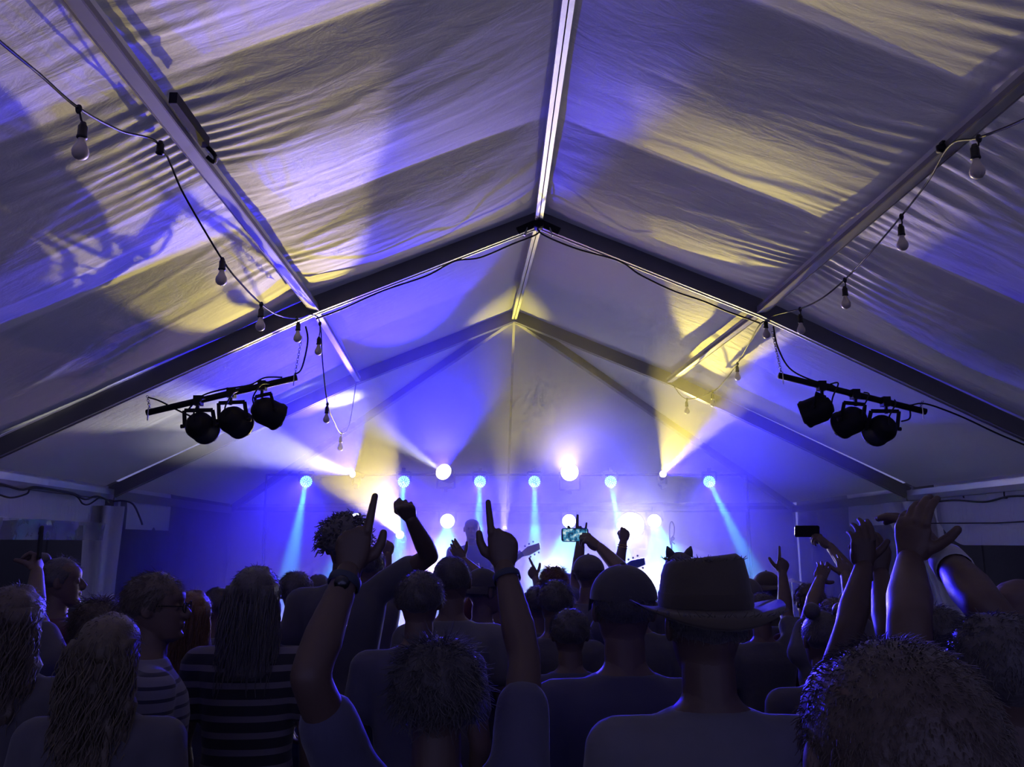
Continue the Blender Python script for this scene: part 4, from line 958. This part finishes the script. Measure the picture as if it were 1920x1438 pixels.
# ------------------------------------------------------------------ cables along rafters and eaves, ridge joint, purlin plate
def cable(label, pts, r=.007, m='rubber', name='power_cable'):
    pts = [Vector(p) for p in pts]; b = MB().tube(smooth_path(pts, 8), r, 6); tag(b.build(name, M[m], smooth=True, origin=pts[0]), label, 'cable'); return b
yr = Y1 - .06
cable('black cable slung along the left rafter from the ridge', [at(1012, 432, yr), at(1003, 441, yr), at(960, 458, yr), at(900, 483, yr), at(852, 490, yr), at(800, 517, yr), at(716, 546, yr), at(640, 580, yr), at(592, 598, yr)])
cable('black cable slung along the right rafter from the ridge', [at(1006, 426, yr), at(1020, 441, yr), at(1080, 466, yr), at(1160, 489, yr), at(1200, 515, yr), at(1262, 545, yr), at(1320, 565, yr), at(1362, 583, yr), at(1425, 606, yr)])
xe = XL + .07
cable('looped black cable along the left eave beam', [at_x(-40, 900, xe), at_x(0, 907, xe), at_x(40, 918, xe), at_x(66, 913, xe), at_x(100, 918, xe), at_x(137, 925, xe), at_x(160, 936, xe), at_x(182, 930, xe), at_x(203, 938, xe)], .010)
cable('lower black cable hanging below the left eave beam', [at_x(-40, 915, xe), at_x(0, 928, xe), at_x(22, 933, xe), at_x(50, 926, xe), at_x(66, 915, xe), at_x(137, 927, xe), at_x(155, 944, xe), at_x(168, 945, xe), at_x(190, 932, xe), at_x(204, 942, xe)], .008)
cable('black cable loop beside the left stage leg', [at(212, 940, Y2 - .12), at(232, 939, Y2 - .1), at(250, 946, Y2 - .1), at(262, 970, Y2 - .1), at(267, 984, Y2 - .1)], .010)
xe = XR - .07
cable('black cable under the right eave beam', [at_x(1716, 940, xe), at_x(1740, 942, xe), at_x(1790, 938, xe), at_x(1845, 941, xe), at_x(1890, 931, xe), at_x(1935, 930, xe)], .010)
for px, n in ((1805, 'far'), (1882, 'near')):
    p = at_x(px, 920, XR - .045); b = MB()
    b.box((0, 0, 0), (.008, .012, .14)); b.box((.045, 0, -.07), (.09, .012, .008)); tag(b.build('cable_strap', M['rubber'], origin=None), f'dark strap round the right eave beam, {n} one', 'strap', 'straps round the right eave beam').location = p
e = empty('ridge_joint', (C1, Y1, HA)); tag(e, 'black bolted bracket joining the rafters at the ridge', 'bracket')
b = MB().lathe([(.001, -.07), (.035, -.068), (.045, -.03), (.045, .03), (.03, .05)], (0, -.05, .0), (0, 1, 0), 16); b.build('hub', M['black'], e, smooth=True)
for s in (-1, 1):
    MB().beam((s * .03, -.045, .01), (s * .17, -.045, -.075 + .02), .012, .06).build('plate', M['black'], e)
    MB().tube([(s * .09, -.055, -.03), (s * .115, -.06, -.10)], .008, 6).build('pin', M['steel'], e)
pc = at(305, 215, 3.3); e = empty('purlin_plate', (C1 - W * PF + .06, 3.42, HP + .04)); tag(e, 'dark joint plate bolted beside the left purlin', 'bracket')
MB().box((.02, 0, 0), (.035, .40, .05)).build('plate', M['black'], e); MB().tube(smooth_path([(.03, .2, -.02), (.05, .25, -.04), (.03, .30, -.05), (.0, .28, -.03)], 5), .010, 8).build('hook', M['black'], e)
e = empty('purlin_hook', (C1 + W * PF - .05, 3.55, HP + .01)); tag(e, 'dark hook bolted beside the right purlin', 'bracket')
ell(MB(), (0, 0, 0), (.02, .02, .02)); MB().lathe([(.001, -.02), (.022, -.015), (.022, .015), (.001, .02)], (0, 0, 0), (0, 0, 1), 12).build('hook', M['black'], e, smooth=True); MB().box((.02, 0, .02), (.04, .03, .03)).build('plate', M['black'], e)
# ------------------------------------------------------------------ phones held up in the crowd
def screen_mat():
    m = bpy.data.materials.new('phone_screen'); m.use_nodes = True; nt = m.node_tree; b = nt.nodes['Principled BSDF']; b.inputs['Base Color'].default_value = (.01, .01, .01, 1); b.inputs['Roughness'].default_value = .2
    tc = nt.nodes.new('ShaderNodeTexCoord'); nz = nt.nodes.new('ShaderNodeTexNoise'); nz.inputs['Scale'].default_value = 45; nz.inputs['Detail'].default_value = 3; nt.links.new(tc.outputs['Object'], nz.inputs['Vector'])
    cr = nt.nodes.new('ShaderNodeValToRGB'); cr.color_ramp.elements[0].position = .38; cr.color_ramp.elements[0].color = (.005, .03, .10, 1); cr.color_ramp.elements[1].position = .66; cr.color_ramp.elements[1].color = (.75, .95, .95, 1)
    k = cr.color_ramp.elements.new(.52); k.color = (.05, .30, .55, 1); nt.links.new(nz.outputs['Fac'], cr.inputs[0]); nt.links.new(cr.outputs[0], b.inputs['Emission Color']); b.inputs['Emission Strength'].default_value = .8
    m.cycles.emission_sampling = 'NONE'; return m
def phone(label, px, py, dist, size, rot, tilt=0.0, roll=0.0, on=True):
    r = ray(px, py).normalized(); c = CAMP + r * dist; e = empty('phone', c, rot); e.rotation_euler = (tilt, roll, rot); tag(e, label, 'phone')
    w, h, t = size; b = MB(); n = 6
    pts = []
    for cx_, cz, a0 in ((1, 1, 0), (-1, 1, PI / 2), (-1, -1, PI), (1, -1, 1.5 * PI)):
        for k in range(n + 1):
            a = a0 + PI / 2 * k / n; pts.append((cx_ * (w / 2 - .012) + .012 * math.cos(a), cz * (h / 2 - .012) + .012 * math.sin(a)))
    L = len(pts); b.add([(x, -t / 2, z) for x, z in pts] + [(x, t / 2, z) for x, z in pts], [tuple(range(L)), tuple(range(2 * L - 1, L - 1, -1))] + [(i, L + i, L + (i + 1) % L, (i + 1) % L) for i in range(L)])
    b.build('case', M['phone'], e)
    MB().box((0, -t / 2 - .0006, 0), (w * .90, .001, h * .90)).build('screen', M['screen'] if on else M['phone'], e)
    MB().lathe([(.001, .002), (.006, .002), (.007, 0)], (w * .4, t / 2, h * .32), (0, 1, 0), 10).build('camera_lens', M['black'], e)
M['screen'] = screen_mat()
def wrist_of(sub):
    for P in PEOPLE:
        if sub in P['label']: return list(P['wrists'].values())[0]
w_ = wrist_of('holding up a phone, hidden'); phone('phone in landscape with a glowing blue screen above the crowd', 1078, 1003, (w_[0] - CAMP).length + .03, (.150, .074, .009), .05, -.12)
w_ = wrist_of('filming with a bare arm'); phone('dark phone in landscape held out on the right', 1513, 996, (w_[0] - CAMP).length + .02, (.150, .074, .009), -.15, .35, on=False)
w_ = wrist_of('holding a phone up behind'); phone('phone held upright and seen edge on at the left', 75, 1018, (w_[0] - CAMP).length, (.074, .150, .009), 2.2, 0.0, .12, on=False)
# ------------------------------------------------------------------ guitars, microphone lead, cymbal
def guitar(label, body_c, head_c, col, face):
    body_c, head_c = Vector(body_c), Vector(head_c); d = (head_c - body_c).normalized(); f = Vector(face); f = (f - d * f.dot(d)).normalized(); s = d.cross(f)
    e = empty('electric_guitar', body_c); tag(e, label, 'guitar'); R = Matrix((s, f, d)).transposed(); L = (head_c - body_c).length
    out = [(.0, -.20), (.10, -.19), (.155, -.12), (.15, -.04), (.115, .03), (.13, .10), (.145, .17), (.10, .20), (.06, .13), (.03, .11), (-.03, .11), (-.07, .15), (-.12, .17), (-.135, .10), (-.11, .03), (-.15, -.05), (-.155, -.13), (-.10, -.19)]
    b = MB(); n = len(out); b.add([R @ Vector((x, .02, z)) for x, z in out] + [R @ Vector((x, -.02, z)) for x, z in out], [tuple(range(n)), tuple(range(2 * n - 1, n - 1, -1))] + [(i, n + i, n + (i + 1) % n, (i + 1) % n) for i in range(n)]); b.build('guitar_body', col, e)
    MB().beam(R @ Vector((0, .028, -.02)), R @ Vector((0, .028, L - .02)), .045, .022, up=f).build('neck', M['deck'], e)
    hs = MB(); ho = [(-.024, L - .03), (.024, L - .03), (.042, L + .03), (.038, L + .15), (-.02, L + .17), (-.042, L + .05)]
    hs.add([R @ Vector((x, .030, z)) for x, z in ho] + [R @ Vector((x, .014, z)) for x, z in ho], [tuple(range(6)), tuple(range(11, 5, -1))] + [(i, 6 + i, 6 + (i + 1) % 6, (i + 1) % 6) for i in range(6)]); h = hs.build('headstock', col, e)
    for k in range(3):
        for sx in (-1, 1): ell_b = MB(); ell(ell_b, R @ Vector((sx * .058, .02, L + .03 + k * .045)), (.010, .008, .010), 8, 6); ell_b.build('tuning_peg', M['steel'], h)
M['gtr'] = mat('guitar_blue', (.10, .16, .55), rough=.3); M['gtr2'] = mat('guitar_tan', (.35, .24, .12), rough=.3)
guitar('guitar of the standing musician behind the pointing hand', at(880, 1092, 8.28), at(985, 1036, 8.18), M['gtr2'], (0, -1, 0))
guitar('blue guitar with its headstock sticking up beside the raised fist', at(1085, 1100, 7.75), at(1178, 1062, 7.62), M['gtr'], (0, -1, 0))
e = empty('microphone_stand', (at(1262, 1100, 9.8).x, 9.8, SZ)); tag(e, 'thin microphone stand with a looped lead right of the glare', 'microphone stand'); zz = at(1262, 1012, 9.8).z - SZ
MB().tube([(0, 0, .02), (0, 0, zz)], .010, 8).build('pole', M['black'], e); MB().lathe([(.001, .03), (.10, .02), (.12, 0), (.001, 0)], (0, 0, 0), (0, 0, 1), 20).build('base', M['black'], e)
lp = [(-.012, 0, zz - .06), (-.02, 0, zz + .06), (-.012, 0, zz + .17), (.012, 0, zz + .21), (.036, 0, zz + .16), (.030, 0, zz + .06), (-.006, 0, zz - .0), (.036, -.01, zz - .05)]
MB().tube(smooth_path(lp, 6), .008, 6).build('lead', M['black'], e, smooth=True); MB().lathe([(.001, .07), (.022, .06), (.024, .04), (.014, .02), (.012, -.08), (.001, -.08)], (0, -.03, zz), (0, -1, .3), 12).build('microphone', M['black'], e, smooth=True)
cz = at(1485, 1088, 9.0); e = empty('cymbal_stand', (cz.x, 9.0, SZ)); tag(e, 'small cymbal on a thin stand right of the pointing hand', 'cymbal'); hz = cz.z - SZ
M['brass'] = mat('cymbal_brass', (.8, .66, .35), rough=.25, metal=1)
MB().tube([(0, 0, .3), (0, 0, hz)], .009, 8).build('pole', M['steel'], e); MB().lathe([(.001, .02), (.02, .018), (.03, .006), (.13, -.006), (.13, -.009), (.03, .002), (.001, .01)], (0, 0, hz), (.12, -.1, 1), 24).build('cymbal', M['brass'], e, smooth=True)
for k in range(3):
    a = 2.1 * k; MB().tube([(0, 0, .32), (math.cos(a) * .25, math.sin(a) * .25, .01)], .008, 6).build('leg', M['steel'], e)

for P in PEOPLE:
    if 'curly mop' in P['label']:
        e = empty('crate', P['loc'] - Vector((0, 0, P['z0']))); tag(e, 'low dark crate the curly haired man stands on', 'crate')
        for k in range(5): MB().box((0, -.2 + .1 * k, P['z0'] - .012), (.6, .09, .022)).build('slat', M['planks'], e)
        for sx in (-1, 1): MB().box((sx * .28, 0, (P['z0'] - .024) / 2), (.03, .5, P['z0'] - .024)).build('side', M['planks'], e)
